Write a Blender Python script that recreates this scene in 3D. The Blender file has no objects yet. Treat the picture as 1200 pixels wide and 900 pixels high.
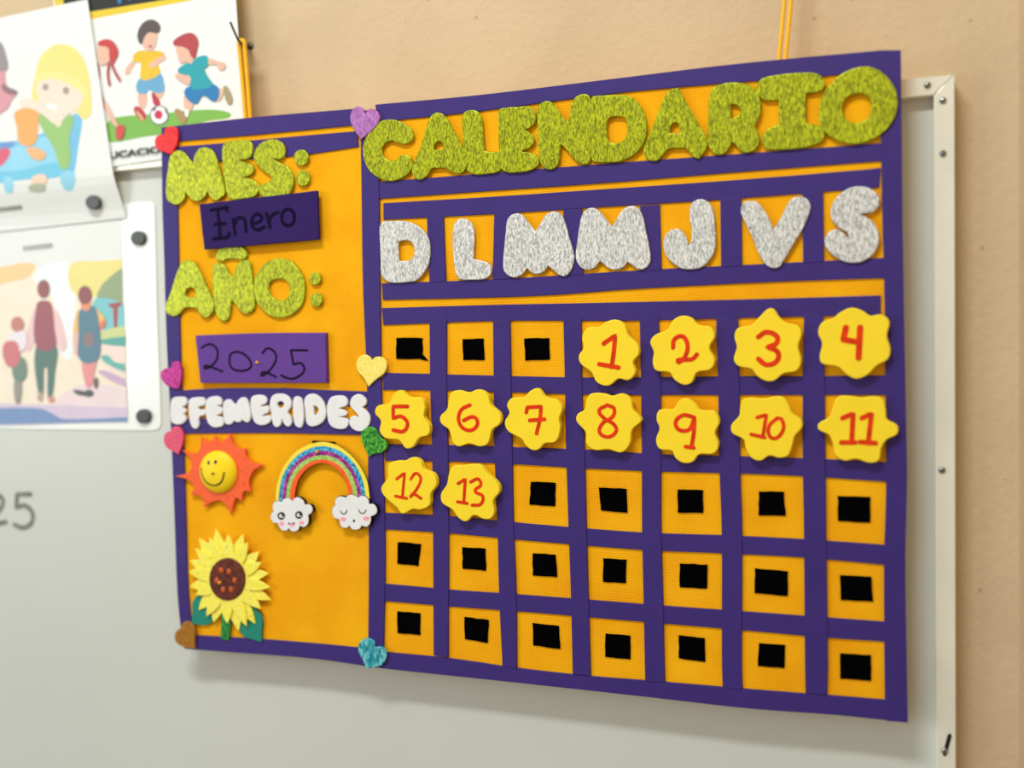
import bpy, math, random
from mathutils import Vector, Matrix
from mathutils.geometry import tessellate_polygon

S = bpy.context.scene
COL = S.collection
random.seed(7)

# ------------------------------------------------------------------ camera
# the calendar board hangs with its centre 1.5 m above the floor; wall plane Y = 0
CAM = Vector((0.4335, -1.1831, 1.5601))
YAW, PITCH, ROLL = 0.3435, -0.0425, -0.0209
FPX = 1200.0
fwd = Vector((-math.sin(YAW) * math.cos(PITCH), math.cos(YAW) * math.cos(PITCH), math.sin(PITCH)))
rgt0 = Vector((math.cos(YAW), math.sin(YAW), 0))
up0 = rgt0.cross(fwd)
rgt = rgt0 * math.cos(ROLL) + up0 * math.sin(ROLL)
upv = up0 * math.cos(ROLL) - rgt0 * math.sin(ROLL)
cd = bpy.data.cameras.new('camera')
cam = bpy.data.objects.new('camera', cd)
COL.objects.link(cam)
cam.matrix_world = Matrix.Translation(CAM) @ Matrix((rgt, upv, -fwd)).transposed().to_4x4()
cd.sensor_width = 36
cd.lens = FPX / 1200 * 36
cd.clip_start = 0.05
cd.dof.use_dof = True
cd.dof.focus_distance = 1.20
cd.dof.aperture_fstop = 1.4
S.camera = cam

# ------------------------------------------------------------------ light
W = bpy.data.worlds.new('world')
S.world = W
W.use_nodes = True
W.node_tree.nodes['Background'].inputs[0].default_value = (0.97, 0.98, 1.0, 1)
W.node_tree.nodes['Background'].inputs[1].default_value = 0.42


def area(name, loc, target, sx, sy, power, color=(1, 1, 1)):
    l = bpy.data.lights.new(name, 'AREA')
    l.shape = 'RECTANGLE'; l.size = sx; l.size_y = sy
    l.energy = power; l.color = color
    o = bpy.data.objects.new(name, l)
    COL.objects.link(o)
    o.location = loc
    o.rotation_euler = (Vector(target) - Vector(loc)).to_track_quat('-Z', 'Y').to_euler()
    return o


# the classroom's ceiling lamp (the board's shadow below and to its right points back to it)
# and the window in the left wall (its glare shows on the laminated sheets)
area('ceiling_lamp_offscreen', (-0.30, -1.55, 3.50), (-0.30, -1.0, 1.0), 1.0, 0.24, 46, (0.95, 1.0, 0.97))
area('window_left_offscreen', (-3.18, -2.50, 1.95), (0.0, -2.0, 1.6), 1.6, 1.3, 46, (0.95, 1.0, 0.99))
S.view_settings.view_transform = 'Standard'
S.view_settings.look = 'None'
S.view_settings.exposure = 0.08
S.view_settings.gamma = 1.0
S.view_settings.use_curve_mapping = False


# ------------------------------------------------------------------ measuring helpers
def at(px, py, Y):
    """where the sight line through an image point meets the upright plane at depth Y"""
    d = fwd + rgt * ((px - 600) / FPX) + upv * ((450 - py) / FPX)
    t = (Y - CAM.y) / d.y
    p = CAM + d * t
    return (p.x, p.z)


def tr(crop, pts):
    """points read off an enlargement (x0, y0, width in image points, shown width) to image points"""
    x0, y0, w = crop[:3]
    s = w / (crop[3] if len(crop) > 3 else 1200.0)
    return [(x0 + p[0] * s, y0 + p[1] * s) + tuple(p[2:]) for p in pts]


def smooth(pts, closed=True, step=2.2):
    """Hermite curve through points; a third value marks a corner"""
    n = len(pts)
    out = []
    segs = n if closed else n - 1

    def P(i):
        return Vector((pts[i % n][0], pts[i % n][1]))

    def corner(i):
        if not closed and (i <= 0 or i >= n - 1):
            return True
        return len(pts[i % n]) > 2

    for i in range(segs):
        a, b = P(i), P(i + 1)
        L = (b - a).length
        if L < 1e-6:
            continue
        ch = (b - a)
        if corner(i):
            ta = ch
        else:
            t = (P(i + 1) - P(i - 1))
            ta = t.normalized() * L if t.length > 1e-6 else ch
        if corner(i + 1):
            tb = ch
        else:
            t = (P(i + 2) - P(i))
            tb = t.normalized() * L if t.length > 1e-6 else ch
        k = max(2, min(10, int(math.ceil(L / step))))
        for j in range(k):
            u = j / k
            h1 = 2 * u**3 - 3 * u**2 + 1; h2 = u**3 - 2 * u**2 + u
            h3 = -2 * u**3 + 3 * u**2; h4 = u**3 - u**2
            q = a * h1 + ta * h2 + b * h3 + tb * h4
            out.append((q.x, q.y))
    if not closed:
        out.append((pts[-1][0], pts[-1][1]))
    return out


def sharp(pts):
    return [(p[0], p[1], 1) for p in pts]


def ell(cx, cy, rx, ry, n=24):
    return [(cx + rx * math.cos(2 * math.pi * i / n), cy + ry * math.sin(2 * math.pi * i / n)) for i in range(n)]


def plane(pts, Y):
    return [at(p[0], p[1], Y) for p in pts]


# ------------------------------------------------------------------ object helpers
ROOT = {}


def props(o, label=None, cat=None, group=None, kind=None):
    if label: o['label'] = label
    if cat: o['category'] = cat
    if group: o['group'] = group
    if kind: o['kind'] = kind
    return o


def empty(name, loc, label, cat, group=None):
    o = bpy.data.objects.new(name, None)
    o.empty_display_size = 0.02
    COL.objects.link(o)
    o.location = loc
    ROOT[o] = Vector(loc)
    return props(o, label, cat, group)


def mesh(name, verts, faces, mats, parent=None, loc=None, midx=None, smoothf=None):
    """vertices in room coordinates; a child keeps its thing's origin, a lone mesh gets its own"""
    if parent is not None:
        o0 = ROOT[parent]
    else:
        o0 = Vector(loc) if loc is not None else Vector((0, 0, 0))
    me = bpy.data.meshes.new(name)
    me.from_pydata([(v[0] - o0.x, v[1] - o0.y, v[2] - o0.z) for v in verts], [], faces)
    for m in (mats if isinstance(mats, (list, tuple)) else [mats]):
        me.materials.append(m)
    if midx: me.polygons.foreach_set('material_index', midx)
    if smoothf: me.polygons.foreach_set('use_smooth', smoothf)
    me.update()
    o = bpy.data.objects.new(name, me)
    COL.objects.link(o)
    if parent is not None:
        o.parent = parent
    else:
        o.location = o0
    ROOT[o] = o0
    return o


def signed(loop):
    return sum(loop[i][0] * loop[(i + 1) % len(loop)][1] - loop[(i + 1) % len(loop)][0] * loop[i][1] for i in range(len(loop)))


def inset(loop, d):
    n = len(loop); out = []
    for i in range(n):
        a = Vector(loop[i - 1]); b = Vector(loop[i]); c = Vector(loop[(i + 1) % n])
        e1 = (b - a).normalized() if (b - a).length > 1e-9 else Vector((0, 0))
        e2 = (c - b).normalized() if (c - b).length > 1e-9 else e1
        n1 = Vector((-e1.y, e1.x)); n2 = Vector((-e2.y, e2.x))
        m = n1 + n2
        if m.length < 1e-6:
            m = n1
        m.normalize()
        k = max(0.5, m.dot(n1))
        out.append(tuple(b + m * (d / k)))
    return out


def slab(name, outer, yb, yf, mat, parent=None, bevel=0.0008, holes=(), loc=None, label=None):
    """a flat piece cut to an outline (room X,Z), from depth yb to its front yf"""
    loops = [list(outer)] + [list(h) for h in holes]
    if signed(loops[0]) < 0: loops[0].reverse()
    for h in loops[1:]:
        if signed(h) > 0: h.reverse()
    b = min(bevel, abs(yb - yf) * 0.6)
    prof = [(yb, 0.0), (yf + b, 0.0), (yf + 0.35 * b, 0.3 * b), (yf, b)]
    verts, faces, sm = [], [], []
    starts = []
    for lp in loops:
        st = []
        for (y, ins) in prof:
            st.append(len(verts))
            verts += [(p[0], y, p[1]) for p in (inset(lp, ins) if ins else lp)]
        starts.append(st)
        n = len(lp)
        for r in range(len(prof) - 1):
            for i in range(n):
                j = (i + 1) % n
                faces.append((st[r] + i, st[r] + j, st[r + 1] + j, st[r + 1] + i)); sm.append(r > 0)
    for ring, flip in ((len(prof) - 1, False), (0, True)):
        idx, polys = [], []
        for lp, st in zip(loops, starts):
            idx += [st[ring] + i for i in range(len(lp))]
            polys.append([Vector((verts[st[ring] + i][0], verts[st[ring] + i][2], 0)) for i in range(len(lp))])
        for t in tessellate_polygon(polys):
            f = tuple(idx[k] for k in t)
            A, B, C = (verts[k] for k in f)
            cr = (B[0] - A[0]) * (C[2] - A[2]) - (C[0] - A[0]) * (B[2] - A[2])
            if (cr < 0) != flip: f = (f[0], f[2], f[1])
            faces.append(f); sm.append(False)
    o = mesh(name, verts, faces, mat, parent, loc, None, sm)
    if label: o['label'] = label
    return o


def cut(name, pts, yb, yf, mat, parent=None, holes=(), bevel=0.0008, label=None, loc=None):
    """slab() from image points, smoothed"""
    return slab(name, plane(smooth(pts), yf), yb, yf, mat, parent, bevel,
                [plane(smooth(h), yf) for h in holes], loc, label)


def stroke_geo(lines, width, yfun, thick=0.0004, closed=False):
    """marker lines: ribbons with round ends; lines in image points, width in metres"""
    verts, faces = [], []
    for li, ln in enumerate(lines):
        w = width
        lift = 0.00006 * li
        sp = smooth(ln, closed=False, step=1.5)
        y0 = yfun(None)
        P = [Vector(at(p[0], p[1], y0)) for p in sp]
        Q = [P[0]]
        for p in P[1:]:
            if (p - Q[-1]).length > 2e-4: Q.append(p)
        P = Q
        n = len(P); base = len(verts)
        for i, p in enumerate(P):
            t = (P[min(i + 1, n - 1)] - P[max(i - 1, 0)])
            t = t.normalized() if t.length > 1e-9 else Vector((1, 0))
            nn = Vector((-t.y, t.x)) * (w / 2)
            for q, dy in ((p + nn, 0), (p - nn, 0), (p + nn, thick), (p - nn, thick)):
                verts.append((q.x, yfun(q) + dy - lift - 0.00005 * i / n, q.y))
        for i in range(n - 1):
            a = base + 4 * i; b = a + 4
            faces += [(a, a + 1, b + 1, b), (a + 2, a, b, b + 2), (a + 1, a + 3, b + 3, b + 1)]
        for e in (0, n - 1):
            p = P[e]; c = len(verts)
            lo = lift + 0.00005 * e / n + 8e-6
            verts.append((p.x, yfun(p) - lo, p.y))
            for k in range(12):
                q = p + Vector((math.cos(k * math.pi / 6), math.sin(k * math.pi / 6))) * (w / 2)
                verts.append((q.x, yfun(q) - lo, q.y))
            for k in range(12):
                faces.append((c, c + 1 + k, c + 1 + (k + 1) % 12))
    return verts, faces


def strokes(name, lines, width, Y, mat, parent, label=None):
    yf = Y if callable(Y) else (lambda q: Y)
    v, f = stroke_geo(lines, width, yf)
    o = mesh(name, v, f, mat, parent)
    if label: o['label'] = label
    return o


def tube(name, path, r, mat, parent=None, loc=None, seg=8):
    verts, faces, sm = [], [], []
    n = len(path); path = [Vector(p) for p in path]
    ref = Vector((0, 1, 0.01)).normalized()
    for i, p in enumerate(path):
        t = (path[min(i + 1, n - 1)] - path[max(i - 1, 0)]).normalized()
        rf = ref if abs(t.dot(ref)) < 0.95 else Vector((1, 0, 0))
        u = t.cross(rf).normalized(); v = t.cross(u)
        for k in range(seg):
            a = 2 * math.pi * k / seg
            verts.append(p + (u * math.cos(a) + v * math.sin(a)) * r)
    for i in range(n - 1):
        for k in range(seg):
            j = (k + 1) % seg
            faces.append((i * seg + k, i * seg + j, (i + 1) * seg + j, (i + 1) * seg + k)); sm.append(True)
    faces.append(tuple(range(seg))); sm.append(False)
    faces.append(tuple(range((n - 1) * seg, n * seg))); sm.append(False)
    return mesh(name, verts, faces, mat, parent, loc, None, sm)


def dome(name, cx, cz, rx, rz, yb, h, mat, parent, seg=28, rings=8, loc=None, flat=0.0):
    """a rounded cap rising h towards the room from depth yb"""
    verts, faces = [], []
    for r in range(rings):
        a = (math.pi / 2) * r / rings
        for k in range(seg):
            t = 2 * math.pi * k / seg
            verts.append((cx + rx * math.cos(a) * math.cos(t), yb - h * math.sin(a), cz + rz * math.cos(a) * math.sin(t)))
    verts.append((cx, yb - h, cz)); top = len(verts) - 1
    for r in range(rings - 1):
        for k in range(seg):
            j = (k + 1) % seg
            faces.append((r * seg + k, r * seg + j, (r + 1) * seg + j, (r + 1) * seg + k))
    for k in range(seg):
        faces.append(((rings - 1) * seg + k, (rings - 1) * seg + (k + 1) % seg, top))
    faces.append(tuple(reversed(range(seg))))
    return mesh(name, verts, faces, mat, parent, loc, None, [True] * (len(faces) - 1) + [False])


def box(name, x0, x1, y0, y1, z0, z1, mat, parent=None, loc=None):
    v = [(x, y, z) for x in (x0, x1) for y in (y0, y1) for z in (z0, z1)]
    f = [(0, 1, 3, 2), (4, 6, 7, 5), (0, 4, 5, 1), (2, 3, 7, 6), (0, 2, 6, 4), (1, 5, 7, 3)]
    return mesh(name, v, f, mat, parent, loc)


# ------------------------------------------------------------------ materials
def lin(c):
    return tuple(((v / 255) / 12.92 if v / 255 <= 0.04045 else ((v / 255 + 0.055) / 1.055) ** 2.4) for v in c) + (1,)


class N:
    def __init__(s, name):
        s.m = bpy.data.materials.new(name); s.m.use_nodes = True
        s.t = s.m.node_tree; s.b = s.t.nodes['Principled BSDF']

    def new(s, kind, **kw):
        n = s.t.nodes.new(kind)
        for k, v in kw.items():
            if k[0] == '_': n.inputs[k[1:].replace('_', ' ')].default_value = v
            else: setattr(n, k, v)
        return n

    def link(s, a, b):
        s.t.links.new(a, b)

    def coord(s, scale=(1, 1, 1), rot=(0, 0, 0)):
        tc = s.new('ShaderNodeTexCoord'); mp = s.new('ShaderNodeMapping')
        mp.inputs['Scale'].default_value = scale; mp.inputs['Rotation'].default_value = rot
        s.link(tc.outputs['Object'], mp.inputs['Vector'])
        return mp.outputs['Vector']

    def ramp(s, fac, stops, interp='LINEAR'):
        r = s.new('ShaderNodeValToRGB'); cr = r.color_ramp; cr.interpolation = interp
        while len(cr.elements) < len(stops): cr.elements.new(0.5)
        for e, (p, c) in zip(cr.elements, stops): e.position = p; e.color = c
        s.link(fac, r.inputs['Fac'])
        return r.outputs['Color']

    def bump(s, h, strength, dist=0.001):
        b = s.new('ShaderNodeBump'); b.inputs['Strength'].default_value = strength; b.inputs['Distance'].default_value = dist
        s.link(h, b.inputs['Height']); s.link(b.outputs['Normal'], s.b.inputs['Normal'])


def plain(name, c, rough=0.6, vary=0.06, scale=60, bump=0.0, metal=0.0, spec=0.5, bscale=None):
    k = N(name); v = k.coord()
    no = k.new('ShaderNodeTexNoise', _Scale=scale, _Detail=4.0); k.link(v, no.inputs['Vector'])
    a = lin(c)
    col = k.ramp(no.outputs['Fac'], [(0.3, tuple(x * (1 - vary) for x in a[:3]) + (1,)), (0.7, tuple(min(1, x * (1 + vary)) for x in a[:3]) + (1,))])
    k.link(col, k.b.inputs['Base Color'])
    k.b.inputs['Roughness'].default_value = rough; k.b.inputs['Metallic'].default_value = metal
    k.b.inputs['Specular IOR Level'].default_value = spec
    if bump:
        nb = k.new('ShaderNodeTexNoise', _Scale=bscale or scale * 4, _Detail=3.0); k.link(v, nb.inputs['Vector'])
        k.bump(nb.outputs['Fac'], bump)
    return k.m


def glitter(name, dark, mid, light, white=0.992, scale=900, rot=0.25, stretch=0.32, rough=0.35, metal=0.35):
    k = N(name); v = k.coord((1, 1, stretch), (0, rot, 0))
    vo = k.new('ShaderNodeTexVoronoi', _Scale=float(scale)); k.link(v, vo.inputs['Vector'])
    sx = k.new('ShaderNodeSeparateColor'); k.link(vo.outputs['Color'], sx.inputs[0])
    no = k.new('ShaderNodeTexNoise', _Scale=scale * 0.7, _Detail=2.0); k.link(v, no.inputs['Vector'])
    mx = k.new('ShaderNodeMath', operation='MULTIPLY_ADD'); k.link(no.outputs['Fac'], mx.inputs[0]); mx.inputs[1].default_value = 0.55
    m2 = k.new('ShaderNodeMath', operation='MULTIPLY'); k.link(sx.outputs[0], m2.inputs[0]); m2.inputs[1].default_value = 0.55
    k.link(m2.outputs[0], mx.inputs[2])
    col = k.ramp(mx.outputs[0], [(0.15, lin(dark)), (0.45, lin(mid)), (0.78, lin(light))])
    wt = k.ramp(sx.outputs[1], [(white, (0, 0, 0, 1)), (min(1, white + 0.004), (1, 1, 1, 1))])
    k.link(col, k.b.inputs['Base Color'])
    for sock, lo, hi in (('Roughness', rough, 0.12), ('Metallic', metal, 1.0)):
        mr = k.new('ShaderNodeMapRange'); mr.inputs['To Min'].default_value = lo; mr.inputs['To Max'].default_value = hi
        k.link(wt, mr.inputs['Value']); k.link(mr.outputs['Result'], k.b.inputs[sock])
    k.bump(sx.outputs[2], 0.4, 0.0010)
    return k.m


def fabric():
    k = N('orange_burlap'); v = k.coord()
    w1 = k.new('ShaderNodeTexWave', bands_direction='X', _Scale=140.0, _Distortion=1.5); w1.inputs['Detail Scale'].default_value = 2.0
    w2 = k.new('ShaderNodeTexWave', bands_direction='Z', _Scale=140.0, _Distortion=1.5); w2.inputs['Detail Scale'].default_value = 2.0
    k.link(v, w1.inputs['Vector']); k.link(v, w2.inputs['Vector'])
    ad = k.new('ShaderNodeMath', operation='MULTIPLY'); k.link(w1.outputs['Fac'], ad.inputs[0]); k.link(w2.outputs['Fac'], ad.inputs[1])
    no = k.new('ShaderNodeTexNoise', _Scale=14.0, _Detail=5.0); k.link(v, no.inputs['Vector'])
    mu = k.new('ShaderNodeMath', operation='MULTIPLY_ADD'); k.link(no.outputs['Fac'], mu.inputs[0]); mu.inputs[1].default_value = 0.5
    m2 = k.new('ShaderNodeMath', operation='MULTIPLY'); k.link(ad.outputs[0], m2.inputs[0]); m2.inputs[1].default_value = 0.55
    k.link(m2.outputs[0], mu.inputs[2])
    col = k.ramp(mu.outputs[0], [(0.1, lin((228, 138, 2))), (0.45, lin((255, 183, 12))), (0.8, lin((255, 204, 28)))])
    k.link(col, k.b.inputs['Base Color'])
    k.b.inputs['Roughness'].default_value = 0.85; k.b.inputs['Specular IOR Level'].default_value = 0.15
    k.bump(ad.outputs[0], 0.4, 0.0010)
    return k.m


def plaster():
    k = N('peach_plaster'); v = k.coord()
    a = k.new('ShaderNodeTexNoise', _Scale=7.0, _Detail=6.0); k.link(v, a.inputs['Vector'])
    col = k.ramp(a.outputs['Fac'], [(0.3, lin((203, 179, 144))), (0.7, lin((213, 189, 154)))])
    b = k.new('ShaderNodeTexNoise', _Scale=85.0, _Detail=5.0, _Roughness=0.6); k.link(v, b.inputs['Vector'])
    # a few pits and grime specks
    c = k.new('ShaderNodeTexVoronoi', _Scale=26.0); k.link(v, c.inputs['Vector'])
    sp = k.ramp(c.outputs['Distance'], [(0.035, (0.62, 0.55, 0.48, 1)), (0.075, (1, 1, 1, 1))])
    mx = k.new('ShaderNodeMix', data_type='RGBA', blend_type='MULTIPLY'); mx.inputs[0].default_value = 0.6
    k.link(col, mx.inputs[6]); k.link(sp, mx.inputs[7]); k.link(mx.outputs[2], k.b.inputs['Base Color'])
    k.b.inputs['Roughness'].default_value = 0.8; k.b.inputs['Specular IOR Level'].default_value = 0.2
    k.bump(b.outputs['Fac'], 0.35, 0.004)
    return k.m


M = {}
M['plaster'] = plaster()
M['fabric'] = fabric()
M['foam_purple'] = plain('purple_foam', (58, 40, 118), 0.52, 0.05, 30, 0.08, spec=0.28, bscale=900)
M['foam_sign'] = plain('deep_purple_foam', (46, 25, 92), 0.65, 0.05, 30, 0.08, spec=0.15, bscale=900)
M['foam_sign2'] = plain('violet_foam', (98, 58, 146), 0.6, 0.05, 30, 0.08, spec=0.25, bscale=900)
M['lime'] = glitter('lime_glitter', (88, 96, 1), (150, 158, 4), (204, 210, 24))
M['lime2'] = glitter('lime_glitter_upright', (88, 96, 1), (150, 158, 4), (204, 210, 24), rot=-0.12)
M['silver'] = glitter('silver_glitter', (134, 134, 133), (194, 194, 191), (240, 240, 237), white=0.99, rot=0.2, metal=0.15, rough=0.4)
M['silver2'] = glitter('silver_glitter_slanted', (134, 134, 133), (194, 194, 191), (240, 240, 237), white=0.975, rot=-0.3, metal=0.2, rough=0.38)
M['white_foam'] = plain('white_foam', (232, 232, 234), 0.6, 0.03, 60, 0.1, spec=0.25, bscale=700)
M['black_velcro'] = plain('black_velcro', (2, 2, 3), 0.95, 0.4, 200, 0.4, spec=0.03, bscale=1500)
M['yellow_foam'] = plain('yellow_foam', (250, 218, 42), 0.55, 0.03, 25, 0.06, spec=0.25, bscale=800)
M['red_marker'] = plain('red_marker', (222, 58, 20), 0.7, 0.22, 90, spec=0.1)
M['navy_marker'] = plain('navy_marker', (14, 6, 42), 0.7, 0.15, 90, spec=0.08)
M['black_marker'] = plain('black_marker', (26, 14, 40), 0.7, 0.15, 90, spec=0.08)
M['grey_marker'] = plain('grey_marker', (120, 122, 116), 0.5, 0.3, 70)
M['sun_orange'] = glitter('orange_glitter', (234, 76, 20), (248, 90, 28), (255, 106, 42), white=0.991, scale=700, stretch=1.0, rough=0.5, metal=0.05)
M['sun_yellow'] = plain('sun_yellow_foam', (248, 214, 14), 0.5, 0.03, 25, 0.05, spec=0.3, bscale=800)
M['petal'] = glitter('petal_glitter', (247, 230, 50), (252, 238, 70), (255, 245, 110), white=0.993, scale=420, stretch=1.0, rough=0.5, metal=0.05)
M['seed_brown'] = glitter('brown_glitter', (30, 8, 4), (78, 26, 12), (130, 56, 28), white=0.996, scale=560, stretch=0.8, rough=0.35, metal=0.2)
M['seed_orange'] = plain('seed_orange', (196, 84, 14), 0.45, 0.15, 300, 0.3)
M['leaf_teal'] = plain('teal_foam', (0, 132, 112), 0.6, 0.05, 40, 0.08)
M['stem_green'] = glitter('green_glitter', (4, 70, 24), (14, 124, 48), (60, 176, 84), white=0.992, rough=0.4, metal=0.3)
M['heart_red'] = glitter('red_glitter', (178, 2, 6), (224, 12, 18), (250, 50, 50), white=0.997, rough=0.4, metal=0.2)
M['heart_lilac'] = glitter('lilac_glitter', (142, 78, 148), (164, 98, 170), (190, 126, 196), white=0.995, rough=0.45, metal=0.1)
M['heart_magenta'] = glitter('magenta_glitter', (92, 2, 66), (156, 14, 110), (214, 60, 160), white=0.992, stretch=0.8, rough=0.35, metal=0.35)
M['heart_pink'] = glitter('pink_glitter', (206, 54, 92), (222, 70, 108), (236, 96, 130), white=0.998, stretch=1.0, rough=0.5, metal=0.05)
M['heart_yellow'] = glitter('pale_yellow_glitter', (232, 206, 58), (248, 224, 84), (255, 240, 140), white=0.993, stretch=1.0, rough=0.5, metal=0.05)
M['heart_green'] = glitter('emerald_glitter', (2, 62, 16), (16, 128, 34), (110, 200, 60), white=0.992, scale=700, stretch=0.5, rough=0.35, metal=0.3)
M['heart_brown'] = glitter('bronze_glitter', (120, 74, 0), (160, 102, 2), (182, 120, 12), white=0.998, stretch=1.0, rough=0.5, metal=0.1)
M['heart_teal'] = glitter('turquoise_glitter', (6, 104, 124), (24, 164, 186), (140, 224, 232), white=0.985, scale=460, rough=0.3, metal=0.4)
M['band_yellow'] = plain('band_yellow', (252, 226, 60), 0.5, 0.04, 60)
M['band_blue'] = glitter('band_blue_glitter', (2, 84, 140), (10, 146, 200), (110, 206, 236), white=0.985, scale=460, stretch=0.9, rough=0.35, metal=0.35)
M['band_purple'] = glitter('band_purple_glitter', (96, 6, 84), (152, 20, 122), (206, 80, 180), white=0.99, scale=460, stretch=0.9, rough=0.35, metal=0.3)
M['band_green'] = glitter('band_green_glitter', (132, 172, 60), (156, 194, 82), (190, 218, 120), white=0.992, scale=460, stretch=0.9, rough=0.45, metal=0.1)
M['band_orange'] = glitter('band_orange_glitter', (244, 68, 2), (255, 82, 5), (255, 102, 22), white=0.995, scale=460, stretch=0.9, rough=0.45, metal=0.1)
M['black_foam'] = plain('black_foam', (9, 8, 9), 0.7, 0.2, 60, spec=0.15)
M['blush'] = plain('blush_pink', (250, 160, 182), 0.6, 0.05, 60)
M['ink'] = plain('black_ink', (14, 14, 16), 0.5, 0.1, 60)
M['pin'] = plain('pin_yellow_plastic', (236, 172, 34), 0.25, 0.05, 60)
M['pin_brown'] = plain('pin_brown', (150, 98, 12), 0.4, 0.1, 60)
M['enamel'] = plain('whiteboard_enamel', (207, 211, 204), 0.32, 0.025, 3.0, spec=0.4)
M['alu'] = plain('brushed_aluminium', (236, 235, 220), 0.34, 0.05, 14, metal=0.25)
M['steel'] = plain('screw_steel', (150, 152, 150), 0.25, 0.1, 80, metal=0.9)
M['slot'] = plain('screw_slot', (40, 40, 40), 0.6, 0.1, 80)
M['rusty'] = plain('nail_steel', (96, 90, 80), 0.4, 0.25, 200, metal=0.8)
M['string'] = plain('yellow_string', (252, 188, 8), 0.6, 0.08, 300, 0.4, bscale=1500)
M['magnet'] = plain('magnet_black', (58, 62, 60), 0.4, 0.08, 60)
M['paper'] = plain('white_paper', (232, 235, 233), 0.5, 0.015, 8, spec=0.4)
M['laminate'] = plain('laminated_sheet', (240, 245, 242), 0.22, 0.015, 8, spec=0.6)
M['floor'] = plain('floor_tile', (150, 142, 130), 0.5, 0.1, 5)

PAINT = {}


def paint(c, rough=0.5):
    if c not in PAINT:
        PAINT[c] = plain('print_%02x%02x%02x' % c, c, rough, 0.03, 30)
    return PAINT[c]


# ------------------------------------------------------------------ room
props(box('wall_back', -3.2, 0.585, 0.0, 0.12, 0.0, 3.6, M['plaster'], loc=(0, 0, 0)), kind='structure')
xr = at(1194, 450, 0.0)[0]
props(box('wall_right', xr, xr + 0.12, -3.6, 0.12, 0.0, 3.6, M['plaster'], loc=(xr, 0, 0)), kind='structure')
props(box('floor', -3.2, xr + 0.12, -3.6, 0.12, -0.1, 0.0, M['floor'], loc=(0, 0, 0)), kind='structure')

# ------------------------------------------------------------------ whiteboard
WB, WF = -0.014, -0.026          # enamel face, front of the aluminium frame
wx1, wz1 = at(1117, 87, WF)
wx1 = (wx1 + at(1121, 700, WF)[0]) / 2
fw = 0.0195
wx0, wz0 = wx1 - 2.40, wz1 - 1.20
wb = empty('whiteboard', ((wx0 + wx1) / 2, 0, wz0), 'white enamel whiteboard with screwed aluminium frame behind the calendar', 'whiteboard')
slab('panel', [(wx0 + .004, wz0 + .004), (wx1 - .004, wz0 + .004), (wx1 - .004, wz1 - .004), (wx0 + .004, wz1 - .004)], -0.002, WB, M['enamel'], wb, 0.0005)
g = 0.0002
for quad in ([(wx0, wz1), (wx1 - g, wz1), (wx1 - fw - g, wz1 - fw), (wx0 + fw, wz1 - fw)],
             [(wx1, wz1 - g), (wx1, wz0), (wx1 - fw, wz0 + fw), (wx1 - fw, wz1 - fw - g)],
             [(wx0, wz0), (wx1 - g, wz0), (wx1 - fw - g, wz0 + fw), (wx0 + fw, wz0 + fw)],
             [(wx0, wz1 - g), (wx0, wz0 + g), (wx0 + fw, wz0 + fw + g), (wx0 + fw, wz1 - fw - g)]):
    slab('frame_bar', quad, -0.001, WF, M['alu'], wb, 0.0012)
for px, py in ((1087, 100), (1105, 118), (1105, 180), (1104, 551), (1107, 880)):
    x, z = at(px, py, WF)
    s = dome('screw', x, z, 0.0036, 0.0036, WF, 0.0022, M['steel'], wb, 16, 5)
    a = random.uniform(0, 3)
    dx, dz = math.cos(a) * .0026, math.sin(a) * .0026
    nx, nz = -dz * .22, dx * .22
    mesh('screw_slot', [(x - dx - nx, WF - .0024, z - dz - nz), (x + dx - nx, WF - .0024, z + dz - nz), (x + dx + nx, WF - .0024, z + dz + nz), (x - dx + nx, WF - .0024, z - dz + nz)],
         [(0, 1, 2, 3)], M['slot'], s)
WM = (0, 500, 240)
strokes('marker_digit', [tr(WM, [(-75, 440), (-35, 400), (14, 425), (4, 480), (-55, 560), (34, 560)])], 0.0075, WB - .0004, M['grey_marker'], wb, 'grey handwritten digit 2')
strokes('marker_digit', [tr(WM, [(178, 396), (100, 398, 1), (95, 472, 1), (150, 465), (190, 510), (180, 570), (130, 592), (85, 575)])], 0.0075, WB - .0004, M['grey_marker'], wb, 'grey handwritten digit 5')
strokes('scuff_mark', [[(1113, 862), (1107, 884)]], 0.004, WF - .0004, M['ink'], wb, 'black scuff on the frame')

# ------------------------------------------------------------------ calendar board
F = -0.046                       # face of the orange fabric


def d(mm):
    return F - mm / 1000.0


c00, c10, c11, c01 = at(189, 149.5, F), at(1055.5, 58.5, F), at(1064, 847, F), at(211, 761, F)
bx = (c00[0] + c10[0]) / 2
board = empty('calendar_board', (bx, F + 0.009, c11[1]), 'orange fabric calendar board with purple foam strips and glitter title lettering', 'calendar')
ins = [(191.5, 152), (297, 140.5), (415, 131), (441, 127), (560, 115), (720, 95.5), (860, 78.5), (1053.5, 61.5), (1060, 500), (1059, 660), (1061.5, 843), (979, 835), (880, 827), (750, 812.5), (590, 795), (449, 780), (366.7, 768.5), (228, 758.5), (213.5, 757), (209, 640), (204, 520), (199, 430), (194, 300)]
slab('backing_panel', plane(ins, F), F + 0.0185, F, M['fabric'], board, 0.001)

# ---- purple foam strips: edges along one side, then back along the other
STR = []


def strip(side_a, side_b, th, name='strip'):
    pts = [(p[0], p[1], 1) if i in (0, len(side_a) - 1) else p for i, p in enumerate(side_a)]
    qb = list(reversed(side_b))
    pts += [(p[0], p[1], 1) if i in (0, len(qb) - 1) else p for i, p in enumerate(qb)]
    ol = smooth(pts, True, 16)
    return slab(name, plane(ol, d(th)), F, d(th), M['foam_purple'], board, 0.0005)


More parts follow.
